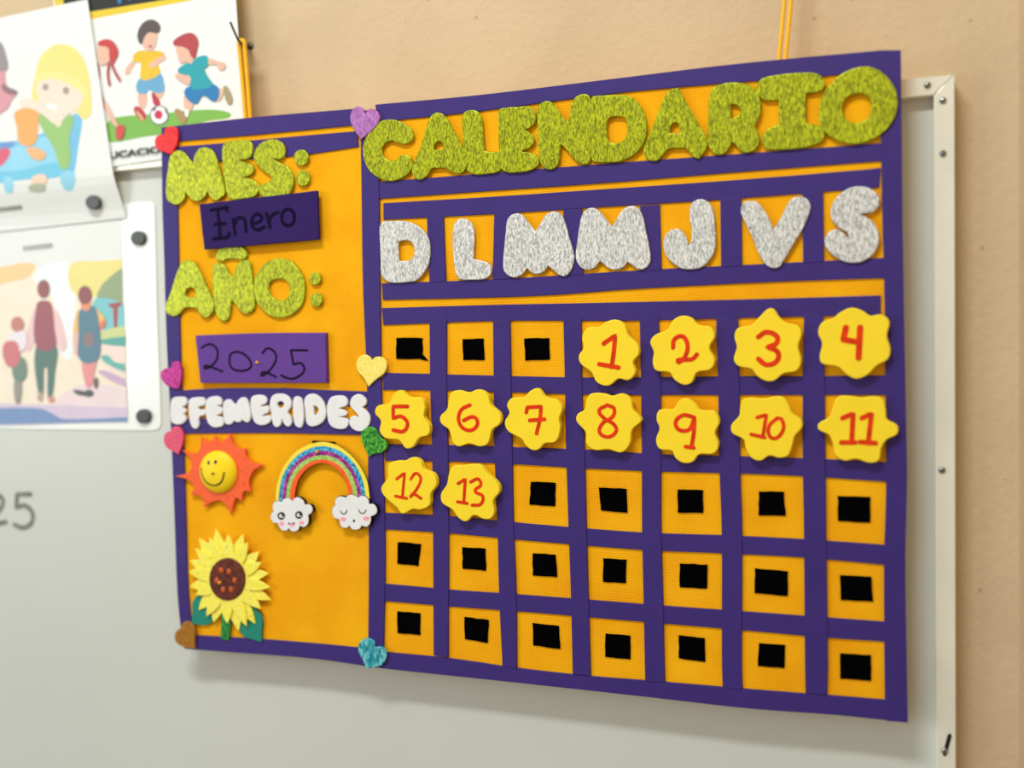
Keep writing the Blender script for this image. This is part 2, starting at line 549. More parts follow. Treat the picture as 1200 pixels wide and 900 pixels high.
# outer edges
strip([(189, 149.5), (190, 240), (192, 300), (195, 400), (200, 500), (204, 600), (208, 700), (214, 757)],
      [(208, 149), (208, 240), (209, 300), (211, 400), (214.5, 500), (217.5, 600), (221, 700), (228, 757)], 2.6)
strip([(190, 149.3), (297, 137.3), (415, 127.3)], [(190, 167), (297, 158), (413, 147)], 2.2)
strip([(205, 172), (259, 167.7), (343, 160), (418, 153.5)], [(205, 195), (259, 189), (343, 183), (420, 172)], 2.0)
strip([(439.5, 122.5), (560, 111.3), (720, 92), (860, 75), (1033, 58.7)], [(442, 143), (560, 130.5), (720, 109.5), (833, 99), (1034, 84)], 2.2)
strip([(1032, 58.7), (1033, 213), (1036, 330), (1038.5, 560), (1036, 660), (1037, 820), (1039, 845)],
      [(1055.8, 58.7), (1058, 280), (1062, 500), (1063, 560), (1061, 660), (1064, 847)], 3.3)
strip([(421, 130), (422.7, 175), (425, 330), (430, 457), (431.5, 600), (432, 670), (431, 770)],
      [(441, 128), (443.8, 213), (445, 330), (447, 457), (450.5, 600), (451, 670), (449, 772)], 3.0)
# bottom edge
strip([(214, 743.7), (318.7, 750), (420, 759), (451, 764), (526, 771.5), (606, 783), (693, 792.5), (750, 797), (880, 808), (968, 814.7), (1040, 820.5)],
      [(216, 760.4), (228, 761.5), (366.7, 772), (449, 783.5), (590, 798.5), (750, 816), (880, 830.7), (979, 838), (1041, 844.5)], 2.2)
# title strip, day-row strips, grid head strip
strip([(442, 213.3), (549, 204.7), (720, 191), (860, 180.7), (1034, 167.5)], [(444, 233), (560, 224.7), (720, 213.5), (860, 202), (1034, 188.5)], 2.0)
strip([(449, 238), (560, 231.5), (720, 220.7), (860, 211), (1020, 198), (1032, 196.5)], [(449, 257.5), (578.7, 250.8), (700, 243), (844, 234), (967, 224.7), (1030, 219.5)], 2.0)
strip([(447, 332), (590, 326.7), (740, 317.2), (900, 309), (1036, 302)], [(448.5, 351.5), (630, 346.7), (740, 338.9), (900, 330.7), (1036, 325.8)], 2.0)
strip([(447, 361), (590, 357), (740, 354), (900, 350), (1032, 346)], [(449, 381), (590, 376), (740, 376), (900, 372), (1032, 369.5)], 2.0)
for a, b in (((500, 254), (503, 331)), ((579, 250), (577, 328)), ((660, 246), (661, 323)), ((750, 241), (752, 318)), ((844, 233), (845, 313)), ((940, 225.5), (941, 308))):
    w = 19.5 if a[0] < 560 else 22 if a[0] < 700 else 23 if a[0] < 800 else 24.5
    strip([a, b], [(a[0] + w, a[1] - 1.5), (b[0] + w, b[1] - 1.2)], 2.7)
# EFEMERIDES band: two strips, the upper one pieced
strip([(210, 457.5), (260, 455), (329, 455)], [(210, 476), (260, 474.5), (329, 474)], 2.0)
strip([(329.4, 454.6), (380, 457), (430, 458.8)], [(329.4, 474), (380, 475), (430, 477)], 2.1)
strip([(213, 491), (320, 489.5), (432, 490.5)], [(214, 508.3), (320, 507.7), (432, 510)], 2.0)
# grid: horizontals
strip([(448.7, 436.8), (523, 438.7), (600.7, 440.8), (686, 442.3), (773, 442), (867, 440.8), (966, 440.7), (1038, 440)],
      [(448.7, 457), (523, 457.8), (600.7, 460), (686, 462.5), (774, 463), (866, 463), (966, 463), (1039, 463)], 2.0)
strip([(451, 520.5), (526, 521.5), (600.7, 524), (686, 526.9), (774, 532.5), (867, 534.8), (966, 538), (1040.7, 542)],
      [(451, 540), (507, 540.5), (600.7, 544), (686, 549), (774, 552.7), (867, 555), (939, 558), (1040, 564.7)], 2.0)
strip([(451, 601), (526, 605), (600.7, 612), (687, 619.5), (760, 624.5), (845, 627.3), (942, 632), (1037, 638.7)],
      [(451, 620.5), (526, 625), (603, 632.3), (687, 639.5), (760, 645), (845, 648.5), (942, 653.5), (1036, 662)], 2.0)
strip([(450, 684), (526, 691), (605, 696.5), (690, 703), (778, 710), (870, 716.5), (970, 723.8), (1041, 729)],
      [(450, 704.5), (526, 710.7), (606, 716.5), (690, 723.5), (778, 730.9), (870, 738.7), (970, 747.5), (1037, 752)], 2.0)
# grid: verticals, lying over them
for A, B in (([(503, 375), (504, 460), (506, 520), (507, 601), (508, 768)], [(523, 374), (523.3, 460), (524.7, 520), (525.5, 606), (525, 771)]),
             ([(577.5, 375), (578.5, 460), (579, 523), (582.5, 607), (584.7, 695), (588.7, 781)], [(597.5, 375), (599, 460), (600, 523), (601.5, 612), (604.7, 697), (605.5, 784)]),
             ([(660, 373), (662, 460), (663, 523), (666, 615), (669, 703), (671, 790)], [(681, 373), (682, 460), (684.7, 523), (687, 615), (689.5, 703), (692, 792)]),
             ([(749.5, 372), (751, 443), (752, 537), (752.3, 620), (754, 700), (756, 798)], [(771.5, 372), (774, 443), (774.5, 537), (774.7, 620), (776.7, 700), (779, 800)]),
             ([(839, 372), (841.5, 457), (843, 550), (845.5, 620), (846, 780), (847, 806)], [(864.7, 371), (866.5, 457), (867.3, 550), (869.5, 620), (869, 780), (870, 808)]),
             ([(942, 369), (940.7, 457), (940.7, 550), (942, 620), (943.3, 780), (944, 812)], [(964.7, 368.5), (966.5, 457), (967.3, 550), (968, 620), (970, 780), (969, 815)])):
    strip(A, B, 3.1)

# ---- velcro squares
D1 = (430, 220, 320); G1 = (430, 360, 320); G2 = (750, 350, 320); G3 = (430, 580, 320); G4 = (750, 540, 320); G5 = (880, 660, 320)
sq = [tr(D1, q) for q in ([(128, 660), (243, 660), (245, 752), (128, 752)], [(420, 665), (512, 663), (516, 757), (422, 757)], [(690, 663), (800, 660), (803, 755), (695, 760)])]
sq.append(tr(G1, [(720, 768), (828, 772), (826, 875), (713, 868)]))
sq.append([(701.5, 571.5), (734, 573), (735, 601), (704, 598)])
sq += [tr(G4, q) for q in ([(165, 127), (277, 130), (277, 230), (165, 228)], [(522, 135), (632, 136), (640, 243), (520, 240)], [(868, 155), (1013, 160), (1012, 272), (870, 265)],
                           [(174, 452), (296, 457), (294, 562), (174, 556)], [(504, 473), (650, 487), (648, 595), (503, 582)], [(878, 503), (1017, 510), (1025, 620), (882, 612)],
                           [(170, 767), (284, 780), (286, 885), (170, 868)])]
sq += [tr(G3, q) for q in ([(135, 208), (236, 216), (225, 313), (132, 302)], [(418, 230), (520, 237), (522, 334), (420, 325)], [(728, 257), (828, 263), (835, 362), (728, 354)],
                           [(1038, 280), (1140, 285), (1138, 388), (1037, 382)], [(132, 512), (234, 520), (234, 617), (133, 607)], [(428, 537), (534, 550), (530, 652), (430, 635)],
                           [(727, 563), (843, 577), (849, 677), (730, 662)], [(1048, 610), (1157, 620), (1157, 723), (1046, 712)])]
sq += [tr(G5, q) for q in ([(35, 352), (150, 360), (147, 462), (30, 452)], [(392, 397), (528, 405), (528, 518), (392, 508)])]
for q in sq:
    ol = []
    for i in range(4):
        a, b = q[i], q[(i + 1) % 4]
        for k in range(4):
            u = k / 4
            j = random.uniform(-.45, .45) if k else 0
            ol.append((a[0] + (b[0] - a[0]) * u + j, a[1] + (b[1] - a[1]) * u + (random.uniform(-.45, .45) if k else 0)))
    slab('velcro_square', plane(ol, d(1.4)), F, d(1.4), M['black_velcro'], board, 0.0002)
slab('velcro_square_tail', plane(tr(D1, [(225, 748), (247, 735), (268, 761), (240, 756)]), d(1.3)), F, d(1.3), M['black_velcro'], board, 0.0002)

# ---- lettering
K = 1


def let(crop, pts, ch, mat, th, holes=(), back=2.0, what='glitter foam letter'):
    return cut('letter', tr(crop, pts), d(back), d(th), M[mat], board, [tr(crop, h) for h in holes], 0.0010, what + ' ' + ch)


LG = 'yellow-green glitter foam letter'
CA = (420, 95, 160); EN = (540, 90, 160); DA = (660, 85, 160); RI = (780, 80, 160); IO = (900, 65, 160)
let(CA, [(200, 350), (320, 340), (420, 385), (475, 440), (482, 490), (455, 535), (400, 555), (340, 540), (280, 525), (225, 555), (205, 610), (220, 660), (265, 695), (325, 690), (375, 650), (430, 650), (470, 690), (470, 760), (430, 820), (350, 865), (270, 878), (180, 855), (90, 780), (45, 680), (38, 580), (60, 500), (120, 420)], 'C', 'lime', 5.2, what=LG)
let(CA, [(640, 300), (690, 275), (740, 290), (790, 350), (850, 460), (920, 590), (960, 680), (960, 740), (930, 790), (880, 815), (820, 795), (760, 765), (690, 765), (640, 770), (620, 810), (570, 855), (520, 865), (480, 830), (468, 770), (490, 700), (530, 610), (570, 490), (605, 370)], 'A', 'lime', 5.4,
    [[(660, 605, 1), (668, 560), (700, 530), (738, 545), (752, 598, 1)]], what=LG)
let(EN, [(10, 360), (30, 310), (95, 290), (155, 310), (185, 370), (192, 460), (200, 560), (205, 650, 1), (260, 660), (335, 668), (358, 740), (340, 825), (250, 850), (120, 858), (60, 830), (25, 760), (20, 650), (12, 500)], 'L', 'lime', 5.1, what=LG)
let(EN, [(335, 290), (400, 270), (500, 262), (590, 258), (645, 290), (660, 340), (650, 400), (610, 445), (560, 465, 1), (600, 485), (640, 530), (635, 590), (590, 630), (530, 655, 1), (600, 665), (660, 690), (690, 735), (675, 785), (600, 825), (500, 840), (400, 838), (350, 800), (338, 720), (332, 600), (330, 450)], 'E', 'lime2', 5.4, what=LG)
let(EN, [(680, 260), (730, 215), (790, 220), (840, 270), (890, 345), (945, 395, 1), (955, 330), (975, 230), (1010, 175), (1070, 150), (1120, 160), (1140, 200), (1146, 300), (1146, 500), (1142, 700), (1125, 755), (1075, 770), (1020, 745), (960, 680), (910, 620), (878, 595, 1), (870, 680), (860, 750), (820, 805), (770, 815), (720, 790), (690, 720), (680, 600), (675, 450), (670, 330)], 'N', 'lime2', 5.2, what=LG)
let(DA, [(240, 230), (270, 205), (360, 200), (470, 195), (560, 200), (640, 245), (700, 330), (730, 430), (728, 550), (690, 650), (610, 730), (500, 780), (380, 790), (270, 785), (248, 750), (245, 600), (240, 400)], 'D', 'lime2', 5.5,
    [[(385, 430), (405, 395), (480, 385), (535, 395), (560, 460), (555, 550), (510, 605), (440, 620), (400, 600), (385, 530)]], what=LG)
let(DA, [(930, 155), (975, 140), (1012, 132, 1), (1060, 220), (1120, 330), (1190, 450), (1250, 550), (1268, 640), (1195, 758, 1), (1145, 740), (1080, 670), (1000, 665), (930, 670), (880, 720), (830, 770), (770, 775), (725, 745), (705, 690), (725, 610), (780, 490), (830, 350), (880, 230)], 'A', 'lime2', 5.2,
    [[(935, 532, 1), (942, 480), (975, 440), (1010, 448), (1030, 532, 1)]], what=LG)
let(RI, [(385, 250), (410, 180), (480, 140), (590, 122), (700, 135), (780, 175), (825, 250), (838, 330), (825, 420), (780, 510, 1), (815, 570), (825, 640), (790, 710), (730, 740), (670, 735), (630, 690), (585, 645, 1), (560, 700), (520, 745), (460, 760), (400, 725), (372, 650), (370, 520), (375, 380)], 'R', 'lime2', 5.4,
    [[(572, 315, 1), (620, 320), (658, 355), (655, 395), (620, 425), (576, 447, 1)]], what=LG)
let(IO, [(-90, 250), (-60, 205), (20, 180), (150, 160), (300, 148), (400, 150), (470, 180), (500, 235), (490, 290), (440, 320), (335, 330, 1), (330, 450), (335, 590, 1), (420, 610), (490, 640), (500, 690), (470, 755), (380, 795), (240, 820), (80, 828), (-20, 817), (-55, 732), (-20, 662), (40, 627), (95, 610, 1), (95, 500), (95, 390, 1), (0, 395), (-50, 382), (-95, 320)], 'I', 'lime2', 5.3, what=LG)
let(IO, [(880, 95), (980, 130), (1070, 210), (1125, 310), (1140, 420), (1115, 540), (1050, 640), (950, 720), (830, 770), (720, 775), (620, 750), (520, 690), (460, 610), (445, 500), (470, 370), (540, 260), (640, 165), (760, 110)], 'O', 'lime2', 6.0,
    [[(780, 332), (860, 345), (905, 400), (905, 480), (870, 555), (790, 590), (710, 580), (665, 520), (652, 450), (690, 370)]], back=3.0, what=LG)
ME = (180, 140, 160); ES = (260, 140, 160); AN = (185, 270, 160); OO = (255, 280, 160)
let(ME, [(135, 340), (165, 290), (215, 270), (265, 290), (310, 345), (345, 385, 1), (360, 310), (400, 255), (460, 245), (515, 275), (555, 350), (590, 470), (620, 600), (625, 650), (590, 690), (535, 712), (495, 680), (470, 635, 1), (450, 680), (400, 715), (340, 710), (295, 665), (275, 640, 1), (270, 690), (230, 740), (180, 748), (125, 715), (105, 650), (110, 520), (125, 420)], 'M', 'lime', 5.2, what=LG)
let(ME, [(600, 270), (610, 220), (660, 190), (740, 180), (820, 180), (865, 215), (872, 270), (850, 330), (800, 350), (745, 355, 1), (800, 375), (850, 390), (880, 430), (865, 475), (820, 500), (780, 510, 1), (850, 520), (905, 555), (930, 600), (910, 650), (880, 680), (780, 698), (680, 702), (645, 660), (625, 560), (605, 420)], 'E', 'lime', 5.0, what=LG)
let(ES, [(350, 200), (420, 175), (490, 180), (540, 220), (555, 280), (540, 330), (500, 350), (455, 344), (435, 340, 1), (500, 375), (570, 410), (615, 470), (628, 540), (605, 630), (560, 680), (480, 700), (400, 690), (340, 665), (322, 610), (350, 570), (400, 550), (440, 520, 1), (420, 490), (350, 440), (300, 385), (278, 330), (300, 250)], 'S', 'lime', 5.2, what=LG)
for c, q in ((ES, (695, 335, 65, 72)), (ES, (710, 515, 60, 72)), (OO, (853, 350, 53, 57)), (OO, (865, 535, 55, 63))):
    cut('colon_dot', tr(c, ell(*q, n=12)), F, d(4.6), M['lime'], board, (), 0.0010)
let(AN, [(190, 310), (215, 270), (270, 262), (315, 275), (350, 330), (400, 430), (450, 540), (490, 630), (488, 700), (460, 745), (420, 768), (370, 740), (340, 690), (310, 680), (230, 685), (190, 730), (140, 755), (90, 740), (65, 690), (75, 630), (110, 540), (150, 410)], 'A', 'lime', 5.2,
    [[(240, 548), (255, 515), (290, 503), (320, 515), (330, 555), (318, 582), (255, 582)]], what=LG)
let(AN, [(475, 320), (490, 292), (540, 285), (585, 310), (620, 370), (660, 415, 1), (680, 350), (700, 290), (740, 262), (790, 265), (815, 300), (830, 400), (840, 500), (852, 640), (835, 700), (770, 735), (720, 710), (680, 650), (645, 615, 1), (640, 680), (620, 770), (590, 798), (545, 785), (505, 720), (490, 620), (480, 500)], 'N', 'lime', 4.2, back=0, what=LG)
cut('letter_tilde', tr(AN, [(515, 190), (560, 150), (660, 140), (740, 145), (780, 190), (780, 230), (740, 260), (700, 255), (650, 248), (600, 255), (560, 275), (515, 255), (505, 220)]), F, d(4.2), M['lime'], board, (), 0.001)
let(OO, [(470, 180), (560, 170), (640, 195), (710, 265), (755, 350), (768, 450), (750, 550), (700, 630), (620, 680), (550, 695), (470, 680), (400, 630), (340, 550), (315, 450), (325, 350), (380, 250)], 'O', 'lime', 4.0,
    [[(540, 352), (600, 365), (630, 420), (625, 490), (590, 530), (530, 540), (480, 510), (450, 450), (455, 390), (490, 360)]], back=0, what=LG)

SG = 'silver glitter foam letter'
DL = (440, 225, 160); MM = (580, 220, 160); M2 = (670, 220, 160); JV = (760, 210, 160); VS = (900, 200, 160)
let(DL, [(35, 300), (65, 260), (150, 255), (250, 255), (340, 280), (420, 340), (465, 410), (480, 500), (470, 620), (430, 700), (360, 775), (250, 795), (140, 797), (90, 775), (50, 730), (42, 600), (38, 450)], 'D', 'silver', 5.2,
    [[(200, 440, 1), (230, 428), (290, 428), (330, 465), (340, 520), (325, 575), (290, 603), (204, 605, 1)]], what=SG)
let(DL, [(690, 280), (720, 245), (770, 232), (825, 255), (860, 310), (868, 420), (862, 520), (862, 590, 1), (920, 600), (980, 620), (1018, 660), (1018, 710), (980, 755), (920, 770), (820, 772), (740, 768), (710, 730), (690, 640), (678, 500), (675, 380)], 'L', 'silver', 5.0, what=SG)
let(MM, [(105, 290), (140, 240), (190, 225), (240, 240), (290, 300), (355, 385, 1), (400, 310), (450, 235), (510, 208), (570, 225), (610, 290), (650, 430), (690, 570), (695, 630), (670, 720), (620, 775), (570, 770), (530, 740), (465, 685, 1), (430, 735), (370, 760), (320, 745), (280, 710, 1), (240, 760), (180, 788), (130, 780), (80, 735), (70, 660), (80, 520), (92, 400)], 'M', 'silver', 5.2, what=SG)
let(M2, [(85, 250), (120, 195), (180, 175), (230, 195), (280, 250), (355, 345, 1), (400, 260), (450, 190), (515, 160), (570, 170), (620, 240), (650, 370), (680, 520), (692, 620), (680, 670), (640, 710), (590, 718), (545, 690), (490, 650, 1), (450, 700), (380, 720), (320, 705), (280, 670), (245, 645, 1), (210, 695), (140, 722), (80, 700), (40, 640), (35, 570), (50, 450), (65, 350)], 'M', 'silver', 5.2, what=SG)
let(JV, [(360, 280), (380, 210), (440, 175), (500, 185), (550, 230), (575, 310), (585, 430), (590, 560), (570, 650), (520, 730), (450, 780), (370, 792), (290, 785), (210, 735), (155, 670), (132, 590), (135, 520), (175, 460), (235, 435), (290, 450), (325, 500), (355, 590, 1), (375, 540), (380, 450), (365, 370)], 'J', 'silver', 5.0, what=SG)
let(VS, [(-240, 355), (-220, 285), (-160, 265), (-100, 275), (-50, 325), (0, 405), (50, 515, 1), (120, 400), (170, 300), (220, 240), (290, 228), (345, 250), (375, 310), (360, 380), (310, 500), (240, 620), (150, 770), (100, 845), (40, 855), (-20, 825), (-80, 730), (-150, 560), (-220, 415)], 'V', 'silver2', 5.2, what=SG)
let(VS, [(640, 200), (720, 150), (810, 138), (900, 155), (960, 205), (982, 260), (965, 325), (910, 370), (845, 375), (815, 385, 1), (870, 410), (930, 460), (970, 540), (978, 610), (950, 700), (890, 765), (800, 805), (700, 805), (620, 775), (540, 715), (497, 640), (505, 580), (550, 530), (610, 515), (660, 545), (715, 600, 1), (700, 550), (650, 515), (590, 470), (555, 410), (555, 330), (590, 250)], 'S', 'silver2', 5.2, what=SG)

WG = 'small white foam letter'
EF = (190, 440, 140); RD = (310, 440, 140)
let(EF, [(85, 260), (110, 225), (180, 213), (235, 225), (248, 265), (235, 300), (195, 315, 1), (230, 335), (240, 365), (210, 388, 1), (235, 410), (238, 450), (200, 485), (140, 493), (95, 470), (82, 420), (80, 340)], 'E', 'white_foam', 5.0, back=2.5, what=WG)
let(EF, [(262, 260), (290, 230), (360, 218), (415, 225), (432, 270), (420, 300), (375, 310), (360, 325, 1), (375, 343), (428, 342), (434, 370), (425, 398), (385, 408), (365, 440), (370, 490), (350, 530), (320, 535), (290, 505), (272, 440), (265, 350)], 'F', 'white_foam', 4.8, what=WG)
let(EF, [(435, 270), (455, 230), (510, 210), (570, 215), (600, 260), (590, 295), (540, 306, 1), (590, 320), (605, 350), (595, 380), (540, 404, 1), (595, 420), (615, 460), (610, 500), (570, 520), (510, 520), (460, 480), (440, 410), (432, 340)], 'E', 'white_foam', 5.1, what=WG)
let(EF, [(608, 330), (615, 270), (650, 240), (685, 245), (715, 280), (738, 295, 1), (760, 250), (800, 220), (835, 225), (860, 260), (880, 330), (888, 410), (875, 460), (850, 475), (820, 460), (800, 445, 1), (780, 470), (745, 468), (715, 455, 1), (700, 485), (665, 495), (630, 480), (615, 430), (610, 380)], 'M', 'white_foam', 4.8, what=WG)
let(EF, [(885, 250), (905, 210), (960, 195), (1020, 205), (1050, 240), (1040, 280), (1000, 300), (985, 316, 1), (1020, 308), (1065, 310), (1075, 345), (1060, 375), (1020, 392), (1002, 412, 1), (1050, 402), (1090, 410), (1092, 450), (1050, 490), (980, 500), (930, 475), (905, 420), (890, 340)], 'E', 'white_foam', 5.0, what=WG)
let(RD, [(55, 250), (80, 200), (150, 182), (220, 200), (262, 250), (265, 310), (235, 355), (230, 375, 1), (260, 420), (272, 470), (250, 510), (220, 512), (190, 480), (168, 430, 1), (162, 490), (130, 520), (95, 510), (75, 460), (65, 380), (50, 310)], 'R', 'white_foam', 5.2, [[(130, 272), (183, 265), (190, 300), (165, 330), (135, 315)]], what=WG)
let(RD, [(283, 260), (300, 215), (335, 210), (370, 235), (385, 300), (393, 400), (385, 480), (365, 525), (330, 520), (300, 490), (285, 400)], 'I', 'white_foam', 5.0, what=WG)
let(RD, [(395, 270), (410, 215), (460, 185), (520, 195), (580, 250), (610, 330), (612, 410), (580, 470), (520, 505), (460, 512), (420, 480), (410, 420), (405, 350)], 'D', 'white_foam', 5.2, [[(490, 300, 1), (530, 320), (540, 350), (525, 385), (498, 403, 1)]], what=WG)
let(RD, [(630, 280), (665, 220), (730, 202), (800, 210), (832, 250), (825, 300), (780, 320), (742, 332, 1), (790, 345), (825, 368), (825, 392), (790, 410), (738, 416, 1), (790, 425), (835, 440), (842, 480), (815, 530), (750, 540), (680, 520), (640, 470), (628, 400), (622, 330)], 'E', 'white_foam', 5.0, what=WG)
let(RD, [(855, 265), (880, 215), (940, 188), (990, 210), (1022, 250), (1015, 295), (980, 318, 1), (1010, 345), (1050, 390), (1062, 440), (1045, 500), (1000, 550), (940, 562), (880, 535), (848, 480), (860, 425), (900, 405), (950, 432, 1), (930, 390), (885, 340), (860, 310)], 'S', 'white_foam', 5.2, what=WG)

# ---- hearts glued round the left panel
for crop, pts, m, lab in (
    (ME, [(90, 130, 1), (100, 80), (150, 58), (200, 80), (215, 150), (200, 220), (160, 308, 1), (100, 290), (30, 260), (8, 200), (25, 150), (60, 130)], 'heart_red', 'red glitter heart'),
    ((400, 90, 320), [(103, 163, 1), (125, 140), (155, 150), (168, 185), (140, 230), (85, 275, 1), (60, 240), (38, 190), (45, 150), (70, 130), (93, 138)], 'heart_lilac', 'lilac heart'),
    ((180, 270, 280), [(88, 688, 1), (95, 660), (125, 660), (140, 700), (138, 750), (126, 797, 1), (75, 785), (40, 750), (35, 715), (55, 695)], 'heart_magenta', 'dark magenta glitter heart'),
    (EF, [(85, 560, 1), (100, 525), (145, 512), (190, 545), (212, 610), (200, 690), (160, 800, 1), (120, 770), (50, 730), (15, 670), (20, 600), (50, 565)], 'heart_pink', 'pink heart'),
    ((400, 380, 140), [(305, 362, 1), (340, 330), (400, 330), (445, 370), (453, 430), (420, 500), (340, 560), (270, 628, 1), (230, 550), (165, 470), (148, 400), (175, 330), (230, 305), (280, 325)], 'heart_yellow', 'pale yellow heart'),
    (RD, [(1146, 590, 1), (1180, 635), (1225, 660), (1225, 730), (1160, 780), (1090, 790), (1050, 818, 1), (1025, 770), (980, 680), (965, 600), (985, 550), (1050, 515), (1110, 535)], 'heart_green', 'emerald glitter heart'),
    ((195, 670, 140), [(138, 572, 1), (160, 520), (200, 500), (260, 530), (290, 600), (280, 680), (285, 775, 1), (210, 770), (130, 740), (85, 690), (85, 620), (110, 585)], 'heart_brown', 'bronze heart'),
    ((180, 600, 280), [(1110, 680, 1), (1150, 680), (1170, 715), (1150, 765), (1110, 780), (1065, 788, 1), (1050, 745), (1027, 700), (1035, 655), (1070, 635), (1105, 650)], 'heart_teal', 'turquoise glitter heart')):
    cut('heart', tr(crop, pts), d(2.6), d(6.2), M[m], board, (), 0.0009, lab)


# ------------------------------------------------------------------ helper: centre of a cut-out in the room
def centre(pts, Y):
    xs = [p[0] for p in pts]; ys = [p[1] for p in pts]
    x, z = at(sum(xs) / len(xs), sum(ys) / len(ys), Y)
    return (x, Y, z)


# ------------------------------------------------------------------ month and year cards
EC = (220, 210, 180); YC = (220, 370, 180)
q = sharp(tr(EC, [(88, 195), (1012, 88), (1025, 470), (128, 550)]))
sg = empty('month_card', centre(q, d(6.0)), 'dark purple foam card handwritten Enero under the word MES', 'card', 'handwritten foam cards')
cut('card_body', q, d(5.9), d(9.5), M['foam_sign'], sg, (), 0.0008)
sw = 0.0042
Y0 = d(9.5) - 0.0004
for nm, ls in (('letter_E', [[(180, 242), (300, 220)], [(303, 214), (306, 246)], [(232, 235), (245, 350), (250, 460)], [(212, 352), (290, 345)], [(202, 465), (318, 447), (321, 418)]]),
               ('letter_n', [[(353, 312), (360, 370), (370, 430)], [(364, 355), (395, 302), (440, 312), (455, 410)]]),
               ('letter_e', [[(505, 345), (560, 332), (577, 295), (535, 272), (502, 310), (505, 370), (550, 396), (597, 372)]]),
               ('letter_r', [[(615, 265), (628, 320), (641, 375)], [(636, 325), (660, 278), (705, 258)]]),
               ('letter_o', [tr((0, 0, 1200), ell(783, 298, 50, 64, 14)) + [(833, 298)]])):
    strokes(nm, [tr(EC, l) for l in ls], sw, Y0, M['navy_marker'], sg)

q = tr(YC, [(58, 155, 1), (540, 136), (1075, 132, 1), (1086, 525, 1), (98, 525, 1)])
sg = empty('year_card', centre(q, d(0.2)), 'violet foam card handwritten 2025 and pinned below the word AÑO', 'card', 'handwritten foam cards')
cut('card_body', q, d(0.1), d(7.0), M['foam_sign2'], sg, (), 0.0008)
for nm, l in (('digit_2', [(108, 250), (150, 225), (190, 225), (230, 270), (225, 340), (180, 395), (130, 412), (138, 390), (180, 400), (270, 435)]),
              ('digit_0', [(380, 280), (335, 300), (325, 360), (345, 410), (400, 430), (470, 420), (495, 390), (480, 340), (430, 295), (380, 280)]),
              ('digit_2', [(583, 292), (620, 255), (670, 275), (690, 330), (660, 400), (600, 460), (573, 465), (590, 440), (630, 450), (690, 478)]),
              ('digit_5', [(935, 270), (805, 268, 1), (825, 382, 1), (880, 370), (910, 410), (895, 450), (830, 490), (770, 485), (730, 465)])):
    strokes(nm, [tr(YC, l)], 0.0027, d(7.0) - .0004, M['black_marker'], sg)


def pin(crop, x, y, r, mm, parent, mat='pin'):
    p = tr(crop, [(x, y)])[0]
    X, Z = at(p[0], p[1], d(mm))
    return dome('pin_head', X, Z, r, r, d(mm), r * 1.3, M[mat], parent, 14, 5)


pin(YC, 545, 365, 0.0023, 7.0, sg)

# ------------------------------------------------------------------ sun decoration
SU = (195, 500, 140)
q = tr(SU, [(640, 68, 1), (662, 150), (705, 212), (795, 220, 1), (798, 285), (845, 350), (970, 385, 1), (880, 440), (835, 520), (832, 590), (852, 655, 1), (775, 655), (758, 752, 1), (700, 722), (672, 780), (648, 882, 1), (600, 790), (525, 745), (440, 770), (375, 812, 1), (372, 745), (330, 695), (238, 686, 1), (272, 625), (255, 570), (205, 532), (85, 500, 1), (200, 470), (240, 440), (238, 330), (158, 237, 1), (280, 275), (335, 225), (345, 105, 1), (400, 155), (450, 140), (485, 92, 1), (530, 152), (590, 125)])
sun = empty('sun_cutout', centre(q, d(2.8)), 'orange foam sun with a smiling yellow round face', 'decoration')
cut('sun_rays', q, d(2.7), d(6.0), M['sun_orange'], sun, (), 0.0009)
p = tr(SU, [(512, 458), (710, 458), (512, 670)])
cx, cz = at(p[0][0], p[0][1], d(9))
rx = (at(p[1][0], p[1][1], d(7))[0] - cx); rz = cz - at(p[2][0], p[2][1], d(7))[1]
HS = 0.0105
face = dome('sun_face', cx, cz, rx, rz, d(5.8), HS, M['sun_yellow'], sun, 40, 12)


def onface(qq):
    if qq is None: return d(5.8) - HS * 0.8
    r2 = ((qq[0] - cx) / rx) ** 2 + ((qq[1] - cz) / rz) ** 2
    return d(5.8) - HS * math.sqrt(max(0.0, 1 - r2)) - 0.0005


strokes('smile', [tr(SU, [(343, 418), (352, 480), (392, 550), (450, 585), (510, 585), (560, 545), (585, 460)])], 0.0017, onface, M['ink'], face)
for (ex, ey) in ((425, 360), (497, 353)):
    strokes('eye', [tr(SU, [(ex, ey - 5), (ex, ey + 5)])], 0.0038, onface, M['ink'], face)
strokes('nose_pin', [tr(SU, [(470, 474), (486, 468)])], 0.0030, onface, M['pin_brown'], face)

# ------------------------------------------------------------------ rainbow with two clouds
RB = (310, 505, 140); CL = (310, 560, 140)
curves = [
    [(110, 705), (115, 600), (140, 480), (205, 335), (340, 190), (550, 112), (710, 140), (860, 240), (965, 370), (1030, 510), (1055, 680)],
    [(140, 705), (148, 600), (175, 470), (245, 340), (365, 222), (545, 155), (708, 180), (850, 272), (940, 390), (992, 520), (1018, 680)],
    [(175, 705), (185, 590), (215, 470), (290, 345), (400, 250), (558, 200), (708, 228), (828, 312), (908, 430), (952, 550), (977, 680)],
    [(214, 705), (222, 590), (250, 480), (320, 362), (425, 282), (562, 245), (700, 270), (808, 348), (884, 460), (918, 560), (937, 680)],
    [(255, 705), (262, 590), (290, 490), (360, 388), (450, 318), (570, 288), (690, 312), (788, 388), (846, 490), (876, 580), (891, 680)],
    [(298, 705), (308, 600), (340, 492), (410, 395), (495, 338), (580, 322), (678, 348), (758, 412), (812, 500), (838, 590), (848, 680)]]
rb = empty('rainbow_cutout', centre(tr(RB, [(580, 500)]), d(0.2)), 'foam rainbow arch with a smiling cloud at each end', 'decoration')


